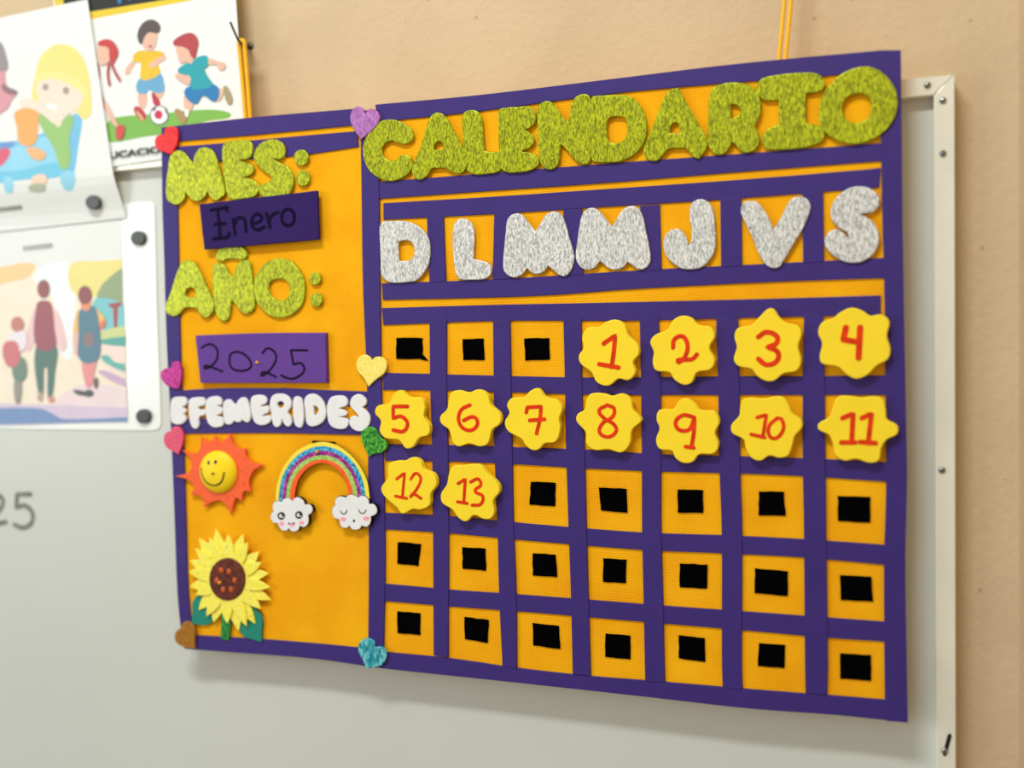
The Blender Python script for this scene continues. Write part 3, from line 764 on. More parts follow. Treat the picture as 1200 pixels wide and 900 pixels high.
def bandloop(a, b, y):
    A = smooth(tr(RB, a), False, 3); B = smooth(tr(RB, b), False, 3)
    return plane(A + list(reversed(B)), y)


slab('backing', bandloop(curves[0], curves[5], d(6.2)), d(3.1), d(6.2), M['black_foam'], rb, 0.0004)
tab = tr(RB, [(478, 98), (700, 112), (700, 180), (478, 180)])
slab('hanging_tab', plane(tab, d(3.6)), d(0.05), d(3.6), M['black_foam'], rb, 0.0003)
for i, m in enumerate(('band_yellow', 'band_blue', 'band_purple', 'band_green', 'band_orange')):
    slab('color_band', bandloop(curves[i], curves[i + 1], d(7.4 + 0.15 * (i % 2))), d(6.1), d(7.4 + 0.15 * (i % 2)), M[m], rb, 0.0003)
pin(RB, 530, 208, 0.0023, 7.5, rb)
cl1 = [(80, 300), (92, 250), (130, 235), (170, 245, 1), (190, 215), (240, 205), (280, 240, 1), (300, 205), (340, 198), (390, 235), (400, 270, 1), (450, 270), (480, 310), (470, 350), (435, 375, 1), (440, 420), (430, 470), (390, 495), (350, 480, 1), (340, 520), (300, 540), (260, 530), (248, 505, 1), (220, 530), (170, 525), (140, 480), (130, 455, 1), (90, 450), (62, 410), (65, 365), (90, 340, 1)]
cl2 = [(710, 280, 1), (710, 220), (750, 190), (800, 195), (815, 205, 1), (835, 180), (870, 170), (920, 190), (935, 205, 1), (960, 185), (1010, 190), (1045, 230), (1045, 265, 1), (1090, 265), (1125, 310), (1120, 360), (1065, 390, 1), (1065, 440), (1030, 490), (975, 480, 1), (950, 515), (900, 522), (865, 505), (855, 480, 1), (820, 505), (770, 490), (750, 430), (745, 415, 1), (700, 400), (678, 345), (685, 295)]
CF = d(9.4)
for pts, lab in ((cl1, 'white cloud with open eyes'), (cl2, 'white cloud with closed eyes')):
    ol = plane(smooth(tr(CL, pts)), CF)
    mx = sum(p[0] for p in ol) / len(ol); mz = sum(p[1] for p in ol) / len(ol)
    c = slab('cloud', ol, d(7.9), CF, M['white_foam'], rb, 0.0006, label=lab)
    slab('cloud_backing', [(mx + (p[0] - mx) * 1.03, mz + (p[1] - mz) * 1.03) for p in ol], d(3.2), d(8.0), M['black_foam'], c, 0.0005)
    if pts is cl1:
        for ex, ey in ((168, 382), (345, 373)):
            cut('eye', tr(CL, ell(ex, ey, 38, 40, 12)), CF, CF - .0003, M['ink'], c, (), .0001)
            cut('eye_highlight', tr(CL, ell(ex - 8, ey + 0, 13, 20, 10)), CF, CF - .00045, M['white_foam'], c, (), .0001)
            cut('eye_highlight', tr(CL, ell(ex + 16, ey + 14, 7, 9, 8)), CF, CF - .00045, M['white_foam'], c, (), .0001)
        for ex, ey, rx_, ry_ in ((172, 460, 26, 20), (370, 450, 28, 19), (275, 470, 24, 20)):
            cut('blush', tr(CL, ell(ex, ey, rx_, ry_, 12)), CF, CF - .0003, M['blush'], c, (), .0001)
        for ex, ey in ((246, 460), (292, 458)):
            cut('mouth_dot', tr(CL, ell(ex, ey, 10, 10, 8)), CF, CF - .0004, M['ink'], c, (), .0001)
    else:
        for l in ([(762, 332), (775, 355), (795, 362), (815, 352), (828, 322)], [(945, 322), (960, 348), (985, 357), (1008, 345), (1018, 320)]):
            strokes('closed_eye', [tr(CL, l)], 0.0011, CF - .0004, M['ink'], c)
        for ex, ey in ((788, 415), (1022, 408)):
            cut('blush', tr(CL, ell(ex, ey, 30, 21, 12)), CF, CF - .0003, M['blush'], c, (), .0001)
        cut('mouth', tr(CL, ell(897, 432, 11, 14, 8)), CF, CF - .0004, M['ink'], c, (), .0001)

# ------------------------------------------------------------------ sunflower
SF = (200, 615, 140); SB = (195, 670, 140)
sf = empty('sunflower_cutout', centre(tr(SF, [(565, 548)]), d(2.2)), 'yellow foam sunflower with brown glitter centre and teal leaves', 'decoration')
cut('leaf', tr(SB, [(345, 225), (265, 295), (258, 420), (248, 525, 1), (400, 537), (465, 500, 1), (480, 400), (440, 280)]), d(2.0), d(4.0), M['leaf_teal'], sf, (), 0.0006, 'teal leaf')
cut('leaf', tr(SB, [(860, 350), (920, 400), (962, 470), (958, 600), (955, 707, 1), (850, 680), (780, 655, 1), (735, 600), (730, 480), (800, 400)]), d(2.0), d(4.0), M['leaf_teal'], sf, (), 0.0006, 'teal leaf')
cut('stem', sharp(tr(SB, [(555, 380), (543, 665), (560, 682), (622, 688), (652, 480), (650, 380)])), d(2.0), d(4.6), M['stem_green'], sf, (), 0.0006, 'green glitter stem')
CX, CY = 565, 548
tips = [(450, 45, 0), (575, 95, 1), (725, 92, 0), (775, 170, 1), (890, 268, 0), (912, 378, 1), (980, 490, 0), (997, 630, 1), (1002, 758, 0), (906, 849, 1), (847, 996, 0), (762, 1023, 1), (682, 1071, 0), (567, 996, 1), (427, 984, 0), (355, 921, 1), (279, 859, 0), (249, 706, 1), (187, 621, 0), (175, 470, 1), (187, 358, 0), (245, 238, 1), (280, 138, 0), (385, 130, 1)]
for i, (tx, ty, up) in enumerate(tips):
    v = Vector((tx - CX, ty - CY)); L = v.length; u = v / L; n = Vector((-u.y, u.x))
    base = 110; hw = 62 if up else 66
    pts = []
    for s, wv in ((base, 0.72), (base + (L - base) * 0.42, 1.0), (base + (L - base) * 0.74, 0.66)):
        c = Vector((CX, CY)) + u * s + n * (6 if i % 3 else -6) * (s - base) / L
        pts.append((c, wv * hw))
    ol = [tuple(c + n * w) for c, w in pts] + [(tx, ty, 1)] + [tuple(c - n * w) for c, w in reversed(pts)]
    yf = d(8.0 + 0.12 * (i % 4)) if up else d(6.0 + 0.12 * (i % 4))
    cut('petal', tr(SF, ol), d(6.5) if up else d(4.0), yf, M['petal'], sf, (), 0.0005)
disc = cut('flower_center', tr(SF, ell(565, 548, 181, 214, 24)), d(4.0), d(10.0), M['seed_brown'], sf, (), 0.0010, 'brown glitter centre')
for x, y in ((505, 458), (585, 472), (640, 558), (605, 652), (525, 652), (460, 560)):
    p = tr(SF, [(x, y)])[0]
    X, Z = at(p[0], p[1], d(10.5))
    dome('seed', X, Z, 0.0036, 0.0043, d(9.9), 0.0012, M['seed_orange'], disc, 14, 4)
pin(SF, 495, 580, 0.0024, 10.0, disc)

# ------------------------------------------------------------------ numbered flowers
FL = {
    1: (G1, [(1090, 55), (1130, 75), (1150, 125), (1190, 165), (1195, 205), (1170, 240), (1180, 285), (1150, 320), (1105, 315), (1060, 345), (1010, 330), (985, 285), (940, 250), (930, 215), (950, 180), (945, 130), (970, 90), (1020, 85), (1050, 65)],
        [[[(1040, 160), (1090, 125, 1), (1085, 190), (1075, 262)], [(1020, 250), (1105, 265)]]], 17),
    5: (G1, [(145, 365), (185, 395), (240, 400), (255, 440), (250, 480), (275, 520), (270, 560), (230, 575), (200, 615), (170, 620), (140, 585), (80, 575), (55, 545), (60, 500), (35, 465), (45, 435), (95, 420), (115, 385)],
        [[[(178, 436), (115, 436, 1), (115, 488, 1), (150, 480), (178, 510), (160, 545), (115, 540)]]], 16),
    6: (G1, [(370, 375), (400, 365), (445, 375), (490, 362), (530, 385), (545, 430), (585, 470), (585, 510), (550, 540), (530, 600), (495, 612), (450, 600), (400, 612), (375, 590), (360, 540), (325, 510), (322, 480), (350, 450), (358, 410)],
        [[[(452, 430), (415, 450), (402, 490), (420, 530), (460, 540), (486, 510), (468, 482), (425, 497)]]], 15),
    7: (G1, [(750, 357), (785, 395), (830, 405), (858, 440), (845, 490), (850, 530), (830, 590), (780, 600), (755, 625), (725, 628), (695, 605), (680, 580), (620, 545), (605, 505), (625, 465), (615, 430), (635, 400), (690, 395), (715, 370)],
        [[[(700, 462), (704, 440, 1), (765, 437, 1), (760, 490), (745, 555)], [(715, 497), (780, 492)]]], 15),
    8: (G1, [(985, 380), (1040, 380), (1075, 390), (1120, 380), (1160, 405), (1170, 450), (1205, 490), (1202, 505), (1165, 540), (1155, 600), (1120, 638), (1060, 625), (1000, 628), (965, 600), (960, 550), (920, 500), (925, 470), (955, 450), (965, 405)],
        [[[(1055, 430), (1020, 455), (1045, 490), (1085, 515), (1095, 545), (1060, 570), (1022, 550), (1035, 510), (1080, 480), (1085, 445), (1055, 430)]]], 14),
    12: (G1, [(200, 660), (235, 675), (250, 710), (295, 735), (305, 780), (280, 820), (275, 870), (235, 890), (200, 888), (155, 908), (130, 880), (75, 830), (62, 795), (90, 750), (95, 690), (130, 675), (165, 675)],
         [[[(130, 755), (165, 728, 1), (155, 838)], [(125, 830), (175, 840)]], [[(192, 755), (215, 730), (236, 752), (218, 800), (188, 836), (205, 822), (237, 840)]]], 12),
    13: (G1, [(375, 700), (420, 695), (460, 690), (500, 695), (530, 730), (575, 775), (582, 810), (555, 850), (560, 900), (545, 928), (515, 932), (470, 915), (435, 942), (400, 925), (375, 890), (330, 860), (325, 820), (350, 780), (360, 730)],
         [[[(400, 775), (432, 755, 1), (425, 860)], [(398, 855), (440, 862)]], [[(455, 768), (488, 755), (500, 780), (475, 808), (508, 830), (500, 865), (462, 870)]]], 13),
    2: (G2, [(185, 75), (225, 85), (255, 115), (310, 125), (328, 165), (305, 215), (328, 270), (310, 310), (250, 325), (225, 370), (190, 378), (150, 355), (130, 325), (70, 315), (55, 280), (60, 235), (45, 190), (65, 160), (120, 135), (145, 95)],
        [[[(145, 215), (150, 180), (185, 165), (208, 200), (200, 250), (170, 280), (165, 270), (200, 268), (230, 265), (250, 245)]]], 16),
    3: (G2, [(575, 42), (610, 80), (640, 105), (695, 120), (710, 155), (695, 210), (708, 270), (690, 315), (630, 330), (590, 360), (555, 362), (515, 340), (490, 310), (430, 295), (412, 265), (425, 215), (415, 165), (430, 130), (490, 115), (525, 80)],
        [[[(520, 168), (555, 147), (600, 165), (600, 195), (560, 212, 1), (605, 235), (600, 275), (555, 290), (520, 265)]]], 18),
    4: (G2, [(880, 60), (930, 40), (980, 55), (1010, 75), (1060, 70), (1095, 100), (1085, 165), (1100, 220), (1090, 265), (1040, 295), (1000, 335), (950, 352), (910, 335), (870, 300), (800, 285), (790, 255), (800, 195), (783, 150), (800, 105), (850, 85)],
        [[[(905, 127), (893, 180, 1), (955, 190)], [(967, 127), (960, 260)]]], 21),
    9: (G2, [(200, 437), (240, 460), (265, 490), (325, 495), (348, 540), (330, 590), (345, 640), (325, 680), (260, 685), (230, 718), (190, 722), (155, 700), (140, 670), (85, 660), (70, 620), (85, 570), (72, 530), (85, 490), (145, 485), (170, 450)],
        [[[(238, 522), (190, 512), (157, 540), (170, 575), (215, 575), (239, 525, 1), (236, 590), (226, 652)], [(200, 650), (236, 655)]]], 15),
    10: (G2, [(450, 445), (490, 435), (540, 440), (590, 430), (630, 435), (655, 470), (670, 505), (705, 530), (712, 565), (680, 605), (668, 650), (650, 690), (610, 700), (570, 690), (530, 712), (490, 700), (465, 660), (455, 620), (405, 590), (402, 555), (435, 515), (440, 475)],
         [[[(515, 522), (555, 510, 1), (540, 605)], [(488, 596), (548, 610)]], [[(602, 525), (567, 560), (570, 605), (600, 612), (630, 572), (622, 530), (602, 525)]]], 13),
    11: (G2, [(850, 470), (870, 432), (920, 428), (970, 435), (1020, 430), (1065, 440), (1080, 490), (1085, 530), (1130, 560), (1130, 595), (1085, 620), (1060, 660), (1050, 710), (1010, 722), (950, 705), (900, 712), (860, 690), (845, 630), (830, 600), (785, 575), (785, 550), (830, 520)],
         [[[(890, 525), (936, 505, 1), (930, 632)], [(885, 632), (945, 632)]], [[(975, 525), (1017, 505, 1), (1003, 635)], [(967, 630), (1035, 635)]]], 17)}
WORDS = 'zero one two three four five six seven eight nine ten eleven twelve thirteen'.split()
for num, (crop, pts, digits, w) in sorted(FL.items()):
    ip = tr(crop, pts)
    fl = empty('number_flower', centre(ip, d(0.1)), 'yellow foam flower with the number %s handwritten on it in red' % WORDS[num], 'flower', 'numbered foam flowers on the calendar grid')
    yf = d(11.0)
    m = M['yellow_foam']
    ol = plane(smooth(ip), yf)
    mx = sum(p[0] for p in ol) / len(ol); mz = sum(p[1] for p in ol) / len(ol)
    slab('flower_front', ol, d(7.4), yf, m, fl, 0.0011)
    slab('flower_back', [(mx + .0006 + (p[0] - mx) * .995, mz + .0002 + (p[1] - mz) * .995) for p in ol], d(3.9), d(7.3), m, fl, 0.0011)
    slab('velcro_pad', [(mx - .011, mz - .011), (mx + .011, mz - .011), (mx + .011, mz + .011), (mx - .011, mz + .011)], F, d(4.0), M['black_velcro'], fl, .0002)
    for ls in digits:
        strokes('digit', [tr(crop, l) for l in ls], w * 320 / 1200 * 0.00110, yf - .0004, M['red_marker'], fl)

# ------------------------------------------------------------------ strings and nails
def sm3(pts, k=6):
    out = []
    n = len(pts); P = [Vector(p) for p in pts]
    for i in range(n - 1):
        a, b = P[i], P[i + 1]
        ta = (P[i + 1] - P[max(i - 1, 0)]) / 2; tb = (P[min(i + 2, n - 1)] - P[i]) / 2
        for j in range(k):
            u = j / k
            out.append(a * (2*u**3 - 3*u**2 + 1) + ta * (u**3 - 2*u**2 + u) + b * (-2*u**3 + 3*u**2) + tb * (u**3 - u**2))
    out.append(P[-1])
    return out


def a3(px, py, Y):
    x, z = at(px, py, Y)
    return Vector((x, Y, z))


YS = -0.036
nail = empty('bent_nail', a3(293, 54, 0), 'bent steel nail in the wall beside the football poster', 'nail', 'nails carrying the board')
tube('nail_shank', sm3([a3(293, 54, 0.01), a3(290, 54, -0.012), a3(284, 52.5, -0.034), a3(279.5, 47, -0.046), a3(275, 38, -0.050), a3(270, 26, -0.053)]), 0.0016, M['rusty'], nail)
dome('nail_washer', *at(293, 54, -0.001), 0.0052, 0.0052, 0.0, 0.003, M['rusty'], nail, 16, 5)
st = tube('hanging_string', sm3([a3(289.3, 160, YS), a3(288, 141, YS), a3(284, 95, YS), a3(280.2, 52, YS), a3(281.5, 48.0, YS), a3(284.5, 47.5, YS), a3(286.5, 54, YS), a3(290, 95, YS), a3(293.3, 139, YS), a3(294.8, 160, YS)]), 0.0027, M['string'], None, a3(291, 160, YS))
props(st, 'yellow cord looped over the bent nail beside the football poster', 'string', 'cords the board hangs from')
nail2 = empty('straight_nail', a3(931, -78, 0), 'steel nail in the bare peach wall high above the word CALENDARIO', 'nail', 'nails carrying the board')
tube('nail_shank', [a3(931, -78, 0.01), a3(929.5, -79, -0.02), a3(927.5, -82, -0.05)], 0.0016, M['rusty'], nail2)
dome('nail_head', *at(927.5, -82, -0.050), 0.0035, 0.0035, -0.05, 0.001, M['rusty'], nail2, 12, 4)
st = tube('hanging_string', sm3([a3(911.5, 92, YS), a3(913, 70, YS), a3(919.3, 0, YS), a3(926, -76, YS), a3(927.5, -83, YS), a3(930.5, -83, YS), a3(931.5, -76, YS), a3(927, 0, YS), a3(920.8, 68, YS), a3(919, 92, YS)]), 0.0023, M['string'], None, a3(915, 92, YS))
props(st, 'yellow cord rising from the board above the word CALENDARIO', 'string', 'cords the board hangs from')


# ------------------------------------------------------------------ posters
LAYER = {}


def printed(name, parent, shapes, Y):
    """flat print: list of (colour, outline, smooth?) painted one over the other in one mesh"""
    verts, faces, mats, midx = [], [], [], []
    for sh in shapes:
        c, pts = sh[0], sh[1]
        LAYER[parent] = LAYER.get(parent, 0) + 1
        y = Y - 0.00004 * LAYER[parent]
        if len(sh) > 2 and sh[2] == 'line':
            v, f = stroke_geo([pts], sh[3], lambda q: y, 0.0)
        else:
            ol = plane(smooth(pts, True, 4), y)
            if signed(ol) < 0: ol.reverse()
            v = [(p[0], y, p[1]) for p in ol]; f = []
            for t in tessellate_polygon([[Vector((p[0], p[1], 0)) for p in ol]]):
                A, B, C = (ol[k] for k in t)
                cr = (B[0] - A[0]) * (C[1] - A[1]) - (C[0] - A[0]) * (B[1] - A[1])
                f.append(tuple(t) if cr > 0 else (t[0], t[2], t[1]))
        b = len(verts)
        m = paint(c)
        if m not in mats: mats.append(m)
        verts += v; faces += [tuple(k + b for k in ff) for ff in f]; midx += [mats.index(m)] * len(f)
    return mesh(name, verts, faces, mats, parent, None, midx)


def caption(name, text, p0, p1, size_px, Y, mat, parent, weight=0.0):
    cu = bpy.data.curves.new(name, 'FONT')
    cu.body = text; cu.size = 1.0; cu.offset = weight
    ob = bpy.data.objects.new(name, cu); COL.objects.link(ob)
    bpy.context.view_layer.update()
    me = bpy.data.meshes.new_from_object(ob.evaluated_get(bpy.context.evaluated_depsgraph_get()))
    bpy.data.objects.remove(ob)
    xs = [v.co.x for v in me.vertices]
    a = Vector(at(*p0, Y)); b = Vector(at(*p1, Y))
    k = (b - a).length / (max(xs) - min(xs))
    ux = (b - a).normalized(); uy = Vector((-ux.y, ux.x))
    hk = size_px
    vs = []
    for v in me.vertices:
        q = a + ux * ((v.co.x - min(xs)) * k) + uy * (v.co.y * hk)
        vs.append((q.x, Y, q.y))
    fs = [tuple(p.vertices) for p in me.polygons]
    bpy.data.meshes.remove(me)
    return mesh(name, vs, fs, mat, parent)


# --- football poster (on the wall, over the whiteboard's top bar)
YP = -0.0282
C1 = (0, 0, 320); P1 = (100, 0, 140); P2 = (160, 0, 140); P3 = (100, 90, 140)
quad = [(60, -28), (272, -66), (288, 172), (80, 203)]
po = empty('football_poster', centre(quad, YP), 'white paper poster of cartoon boys playing football on green grass', 'poster')
cut('sheet', sharp(quad), YP + .0006, YP, M['paper'], po, (), 0.0001)
printed('header_band', po, [((226, 196, 44), sharp([(62, -26), (270, -64), (276, -9), (213, 2.5), (107, 22.5), (66, 30)])), ((30, 30, 30), sharp([(72, -26), (271, -61), (275, -18), (210, -3), (107, 13.5), (76, 20)])),
                            ((30, 120, 190), [(138, -14), (140, 2)], 'line', .006), ((30, 120, 190), [(150, -16), (152, -1)], 'line', .004)], YP)
printed('printed_grass', po, [((122, 182, 74), tr(C1, [(470, 540), (520, 515), (620, 505), (720, 498), (830, 486), (950, 483), (1015, 500), (1005, 518), (900, 535), (780, 580), (640, 600), (485, 625), (460, 600)]))], YP)
sk = (226, 182, 160); hairb = (92, 78, 80)
printed('printed_boy', po, [
    (sk, tr(P3, [(535, 145), (610, 150), (605, 310), (550, 310)])), (sk, tr(P3, [(690, 140), (785, 140), (760, 220), (715, 225)])), ((186, 50, 76), tr(P3, [(668, 160), (695, 165), (755, 275), (700, 290), (672, 220)])),
    ((190, 60, 76), tr(P3, [(488, 310), (530, 295), (605, 370), (605, 425), (570, 445), (505, 380)])), ((214, 170, 120), tr(P3, [(505, 345), (530, 350), (590, 430), (570, 445)])),
    (sk, tr(P1, [(490, 600), (440, 640), (400, 700), (400, 745), (440, 748), (462, 700), (505, 625)])),
    ((104, 166, 206), tr(P1, [(545, 790), (745, 735), (792, 850), (790, 918), (690, 930), (640, 900), (610, 940), (518, 918)])),
    ((228, 188, 40), tr(P1, [(488, 545), (570, 505), (640, 520), (700, 508), (795, 540), (765, 590), (730, 650), (752, 730), (640, 800), (558, 792), (552, 625), (488, 625)])),
    (sk, tr(P1, [(798, 560), (810, 590), (740, 635), (660, 685), (638, 655), (700, 600), (770, 560)])), (sk, tr(P1, [(575, 400), (640, 315), (718, 325), (712, 430), (690, 490), (640, 515), (580, 470)])),
    (hairb, tr(P1, [(525, 330), (560, 250), (630, 200), (700, 205), (748, 250), (745, 320), (705, 335), (640, 325), (590, 380), (560, 445), (528, 400)])), ((180, 90, 100), tr(P1, ell(655, 465, 18, 14, 8)))], YP)
printed('printed_ball', po, [((120, 116, 122), tr(P3, ell(742, 385, 94, 98, 16))), ((240, 240, 240), tr(P3, ell(742, 385, 84, 88, 16))), ((200, 44, 88), tr(P3, ell(735, 380, 42, 46, 5))), ((110, 106, 116), tr(P3, [(665, 320), (700, 300), (715, 318), (680, 345)])), ((110, 106, 116), tr(P3, [(795, 300), (825, 340), (822, 380), (800, 330)]))], YP)
printed('printed_boy', po, [
    (sk, tr(P3, [(1000, 185), (1085, 190), (1072, 320), (1020, 350), (992, 290)])), ((240, 240, 240), tr(P3, [(1000, 335), (1035, 330), (1030, 400), (1005, 400)])), ((170, 140, 96), tr(P3, [(892, 340), (930, 320), (1012, 400), (1012, 450), (975, 475), (920, 400)])),
    (sk, tr(C1, [(945, 390), (978, 395), (968, 440), (942, 442)])), ((166, 148, 110), tr(C1, [(982, 378), (1000, 383), (1022, 440), (1008, 462), (988, 425)])),
    (sk, tr(P2, [(388, 745), (430, 738), (540, 785), (535, 845), (490, 845), (390, 775)])), (sk, tr(P2, [(710, 585), (820, 620), (880, 630), (895, 670), (860, 708), (820, 690), (800, 650), (705, 645)])),
    ((34, 122, 182), tr(C1, [(820, 385), (915, 365), (962, 392), (946, 446), (892, 420), (860, 457), (812, 420)])),
    ((32, 160, 172), tr(P2, [(415, 720), (490, 640), (560, 625), (600, 580), (700, 558), (718, 600), (710, 672), (678, 690), (720, 780), (760, 850), (640, 900), (540, 880), (540, 765)])),
    (sk, tr(P2, [(398, 460), (460, 470), (530, 500), (570, 590), (550, 640), (490, 620), (440, 632), (412, 560)])),
    ((178, 66, 72), tr(P2, [(362, 430), (420, 370), (520, 330), (580, 345), (618, 410), (605, 500), (570, 585), (520, 500), (460, 470), (400, 462)]))], YP)
printed('printed_girl', po, [
    ((170, 90, 90), [(105, 70), (115, 74), (117, 100), (122, 128), (108, 128)]),
    (sk, tr(P3, [(200, 250), (235, 300), (275, 380), (330, 490), (300, 500), (240, 420), (200, 330)])), ((204, 74, 70), tr(P3, [(318, 500), (388, 488), (375, 610), (325, 635), (303, 560)])),
    (sk, tr(P1, [(130, 450), (230, 480), (255, 580), (210, 645), (140, 640)])), ((180, 56, 60), tr(P1, [(235, 640), (225, 750), (240, 850)]), 'line', .004), ((180, 56, 60), tr(P1, [(265, 650), (300, 730), (345, 805)]), 'line', .004),
    ((196, 64, 62), tr(P1, [(130, 420), (220, 393), (290, 430), (328, 520), (300, 600), (262, 645), (240, 560), (228, 480), (130, 455)]))], YP)
caption('caption', 'EDUCACION FISICA', (109, 188), (252, 170.5), 0.0120, YP - .0021, paint((44, 46, 44)), po, 0.035)

# --- sheet with a blonde girl (held on the whiteboard, covers part of the football poster)
YG = -0.0312
quad = [(-118, 46), (102.5, -1), (122, 130), (140, 254), (-90, 279)]
pg = empty('classroom_poster', centre(quad, YG), 'white sheet with a drawing of a blonde girl at a blue desk', 'poster')

sv, sf_ = [], []
rows = 26
for side, yy in ((0, YG), (1, YG + .0006)):
    for i in range(rows + 1):
        t = i / rows
        a = Vector(at(-118 + 28 * t, 46 + 233 * t, yy)); b = Vector(at(102.5 + 37.5 * t, -1 + 255 * t, yy))
        sv += [(a.x, yy, a.y), (b.x, yy, b.y)]
B0 = 2 * (rows + 1)
for i in range(rows):
    k = 2 * i
    sf_ += [(k, k + 2, k + 3, k + 1), (B0 + k, B0 + k + 1, B0 + k + 3, B0 + k + 2), (k, B0 + k, B0 + k + 2, k + 2), (k + 1, k + 3, B0 + k + 3, B0 + k + 1)]
sf_ += [(0, 1, B0 + 1, B0), (2 * rows, B0 + 2 * rows, B0 + 2 * rows + 1, 2 * rows + 1)]
mesh('sheet', sv, sf_, M['paper'], pg)
BL = (146, 210, 236)
printed('printed_desk', pg, [
    ((118, 190, 226), tr(C1, [(-120, 640), (60, 620), (250, 560), (330, 500), (360, 515), (345, 640), (318, 790), (290, 810), (280, 720), (-120, 760)])),
    (BL, tr(C1, [(-120, 690), (60, 645), (200, 600), (260, 640), (285, 715), (100, 745), (-120, 775)])), ((112, 196, 226), tr(C1, [(-120, 775), (100, 745), (285, 712), (280, 770), (100, 790), (-120, 815)])),
    (BL, tr(C1, [(20, 780), (52, 780), (50, 845), (22, 845)])), (BL, tr(C1, [(268, 765), (325, 760), (312, 832), (278, 832)])), ((104, 150, 206), tr(C1, [(-40, 650), (55, 620), (60, 640), (20, 660), (-40, 680)])), ((216, 90, 120), tr(C1, [(-30, 680), (40, 655), (15, 720), (-30, 730)]))], YG)
fs = (248, 220, 204)
printed('printed_girl', pg, [
    ((248, 220, 132), tr(C1, [(140, 440), (155, 330), (178, 250), (240, 198), (310, 203), (365, 255), (392, 340), (402, 440), (398, 505), (362, 522), (335, 490), (250, 470), (180, 450)])),
    ((150, 194, 116), tr(C1, [(170, 505), (250, 540), (315, 505), (305, 600), (288, 745), (235, 650)])), (fs, tr(C1, [(232, 480), (275, 490), (258, 560), (240, 530)])),
    (fs, tr(C1, [(160, 395), (180, 350), (250, 342), (340, 370), (365, 430), (325, 490), (240, 505), (190, 470)])), ((250, 226, 148), tr(C1, [(155, 360), (180, 320), (250, 315), (340, 345), (385, 420), (330, 385), (250, 350), (180, 352)])),
    ((255, 252, 250), tr(C1, [(205, 455), (235, 462), (255, 470), (230, 482)])), ((170, 156, 146), tr(C1, ell(200, 382, 14, 16, 8))), ((170, 156, 146), tr(C1, ell(290, 398, 15, 17, 8))), (fs, tr(C1, [(90, 440), (140, 435), (200, 465), (258, 535), (240, 545), (175, 495), (95, 470)])),
    ((242, 170, 96), tr(C1, [(68, 490), (160, 488), (166, 560), (150, 632), (88, 632), (74, 560)])), ((236, 180, 126), tr(C1, [(120, 650), (200, 670), (190, 700), (150, 700)])), ((246, 208, 180), tr(C1, [(140, 780), (200, 770), (195, 810), (150, 815)])), ((176, 186, 160), tr(C1, [(125, 815), (190, 808), (190, 835), (125, 838)]))], YG)
printed('printed_child', pg, [((214, 150, 160), tr(C1, [(-60, 280), (10, 290), (30, 380), (75, 405), (50, 440), (30, 480), (-60, 510)])), ((150, 140, 146), tr(C1, [(-60, 170), (0, 185), (22, 230), (32, 305), (0, 310), (-60, 290)])), ((140, 110, 120), tr(C1, [(10, 370), (40, 385), (78, 405), (55, 418), (15, 400)]))], YG)
strokes('caption_line', [[(x, 247 - .12 * x), (x + .8, 242 - .12 * x), (x + 2.2, 246.5 - .12 * x)] for x in range(-30, 20, 4)], .0013, YG - .0004, paint((120, 122, 118)), pg)

# the sheet leans over the frame bar and curves back to the enamel at its foot
zb = at(90, 203, YG)[1] - ROOT[pg].z
for ch in pg.children:
    for v in ch.data.vertices:
        t = min(1.0, max(0.0, (zb - v.co.z) / 0.068))
        v.co.y += 0.0130 * t * t * (3 - 2 * t)

# --- laminated sheet with three walking children
YK = -0.0155
pts = [(-120, 263, 1), (172, 236.5), (179, 238), (181, 246), (184, 370), (188.5, 492), (187, 501), (179, 504.5), (-120, 500, 1)]
pk = empty('walking_poster', centre([(30, 370)], YK), 'laminated sheet with a picture of three children walking away', 'poster')
cut('laminate', pts, WB, YK, M['laminate'], pk, (), 0.0003)
cut('sheet', sharp([(-110, 285), (141.5, 252), (146, 375), (149.5, 495.5), (-110, 498)]), WB, YK - .0006, M['paper'], pk, (), 0.0001)
YK2 = YK - .0007
printed('printed_scene', pk, [
    ((244, 232, 212), sharp([(-109, 330), (142, 303), (146, 380), (149, 494), (-109, 496)])), ((244, 206, 150), [(-60, 320), (0, 313), (40, 309), (34, 324), (14, 330), (-40, 340)]),
    ((240, 250, 250), [(40, 322), (84, 310), (88, 345), (82, 420), (66, 405), (62, 350)]), ((236, 224, 140), [(84, 309), (112, 306), (142, 304, 1), (143, 330, 1), (128, 342), (104, 348), (88, 345), (80, 328)]),
    ((150, 168, 130), [(118, 336), (132, 322), (143, 314, 1), (144, 366, 1), (128, 362), (114, 352)]), ((126, 200, 208), [(110, 352), (128, 350), (145, 356, 1), (146, 388, 1), (126, 390), (112, 372)]),
    ((170, 84, 90), sharp([(132.5, 358), (138.5, 358), (137.5, 384), (133.5, 384)])), ((170, 84, 90), sharp([(126, 356), (143, 354), (142, 359), (130, 361)])), ((206, 214, 150), [(116, 392), (130, 385), (146, 382, 1), (147, 400, 1), (120, 402)]), ((96, 172, 166), [(116, 399), (147, 394, 1), (147, 406, 1), (120, 403)]),
    ((244, 222, 214), [(116, 406), (147, 408, 1), (147, 440, 1), (118, 424)]), ((104, 184, 176), [(118, 419), (126, 416), (134, 424), (146, 426, 1), (147, 436, 1), (132, 430)]), ((206, 176, 206), [(116, 434), (147, 444, 1), (148, 454, 1), (130, 446)]),
    ((238, 218, 222), [(66, 470), (100, 450), (148, 456, 1), (149, 492, 1), (70, 490)]), ((216, 200, 222), [(-100, 474), (40, 474), (149, 478, 1), (149, 494, 1), (-100, 496)]), ((120, 150, 196), [(-100, 480), (0, 478), (48, 479), (62, 485), (74, 491), (149, 489, 1), (149, 494, 1), (-100, 496)])], YK2)
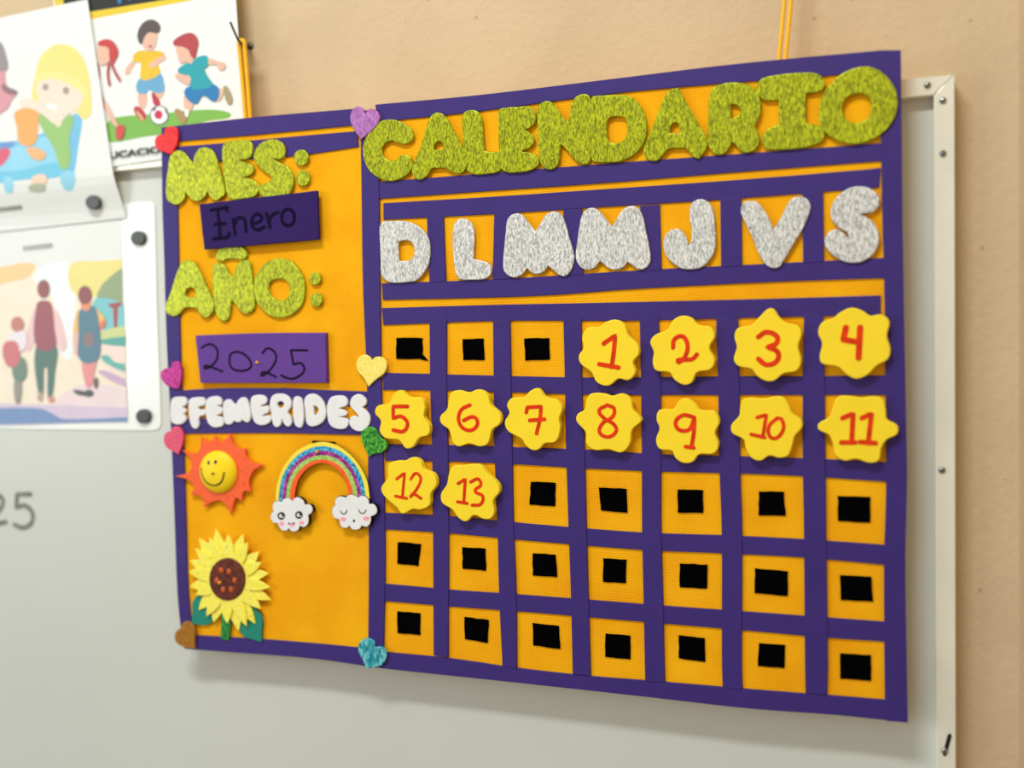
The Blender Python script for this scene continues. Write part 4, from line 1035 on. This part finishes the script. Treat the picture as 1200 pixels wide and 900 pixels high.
YK3 = YK2
printed('printed_child', pk, [((238, 200, 200), [(40, 362), (46, 360), (44, 385), (34, 412), (28, 408)]), ((238, 200, 200), [(60, 360), (68, 366), (78, 404), (72, 412), (64, 392)]),
    ((92, 124, 116), [(43, 403), (65, 403), (64, 440), (60.5, 466), (56, 466), (55, 432), (52, 430), (50, 464), (45, 464)]), ((160, 92, 102), [(43, 356), (52, 352), (60, 356), (64, 385), (64, 407), (43, 407)]), ((150, 90, 96), ell(51, 338.5, 7.3, 10.8, 14)), ((190, 168, 150), ell(47, 465, 3.4, 6, 8)), ((214, 150, 140), ell(60, 468, 4, 4, 8))], YK3)
printed('printed_child', pk, [((80, 90, 92), [(86, 457), (104, 462), (92, 463)]), ((230, 150, 152), [(97, 418), (112, 418), (110, 438), (107, 454), (101, 453)]), ((86, 92, 96), ell(104, 461, 6, 4.4, 8)), ((110, 106, 104), ell(112.5, 449, 2.8, 7, 8)),
    ((240, 190, 110), [(88, 370), (94, 363), (95, 388), (92, 402), (86, 402)]), ((240, 190, 110), [(111, 361), (117, 366), (123, 374), (119, 384), (114, 376)]), ((226, 130, 96), [(119, 376), (124, 376), (120, 386), (116, 383)]), ((236, 190, 180), [(86, 390), (92, 390), (91, 416), (87, 414)]),
    ((92, 132, 150), [(93, 364), (102, 359), (112, 361), (117, 392), (114, 422), (94, 422), (92, 392)]), ((146, 122, 126), ell(104, 398, 6, 9, 10)), ((232, 150, 110), [(95, 352), (104, 352), (105, 362), (98, 364)]), ((146, 88, 90), ell(99.3, 346, 7.8, 11, 14))], YK3)
printed('printed_child', pk, [((150, 150, 140), [(17, 444), (24, 444), (23, 472), (18, 472)]), ((112, 140, 128), [(16, 424), (28, 420), (29, 444), (17, 445)]), ((236, 226, 236), [(14, 390), (28, 388), (31, 404), (24, 412), (12, 406)]), ((206, 120, 124), [(4, 404), (18, 400), (23, 412), (20, 428), (8, 428)]), ((196, 128, 116), ell(20, 380, 7.4, 9, 12))], YK3)
strokes('caption_line', [[(x, 297 - .11 * x), (x + .9, 291.5 - .11 * x), (x + 2.6, 296.5 - .11 * x)] for x in range(28, 62, 5)], .0015, YK2 - .0006, paint((146, 150, 146)), pk)

# --- round magnets
for px, py, Y, lab in ((108, 237, -0.0236, 'black round magnet on the lower corner of the blonde girl drawing'), (161, 279, YK, 'black round magnet on the upper margin of the laminated walking children sheet'), (167, 488, YK, 'black round magnet on the lower corner of the laminated walking children sheet')):
    ol = plane(ell(px, py, 8.4, 8.4, 28), Y - .005)
    m = slab('magnet', ol, Y + .0001, Y - .005, M['magnet'], None, 0.0012, loc=a3(px, py, Y))
    props(m, lab, 'magnet', 'round magnets on the whiteboard')
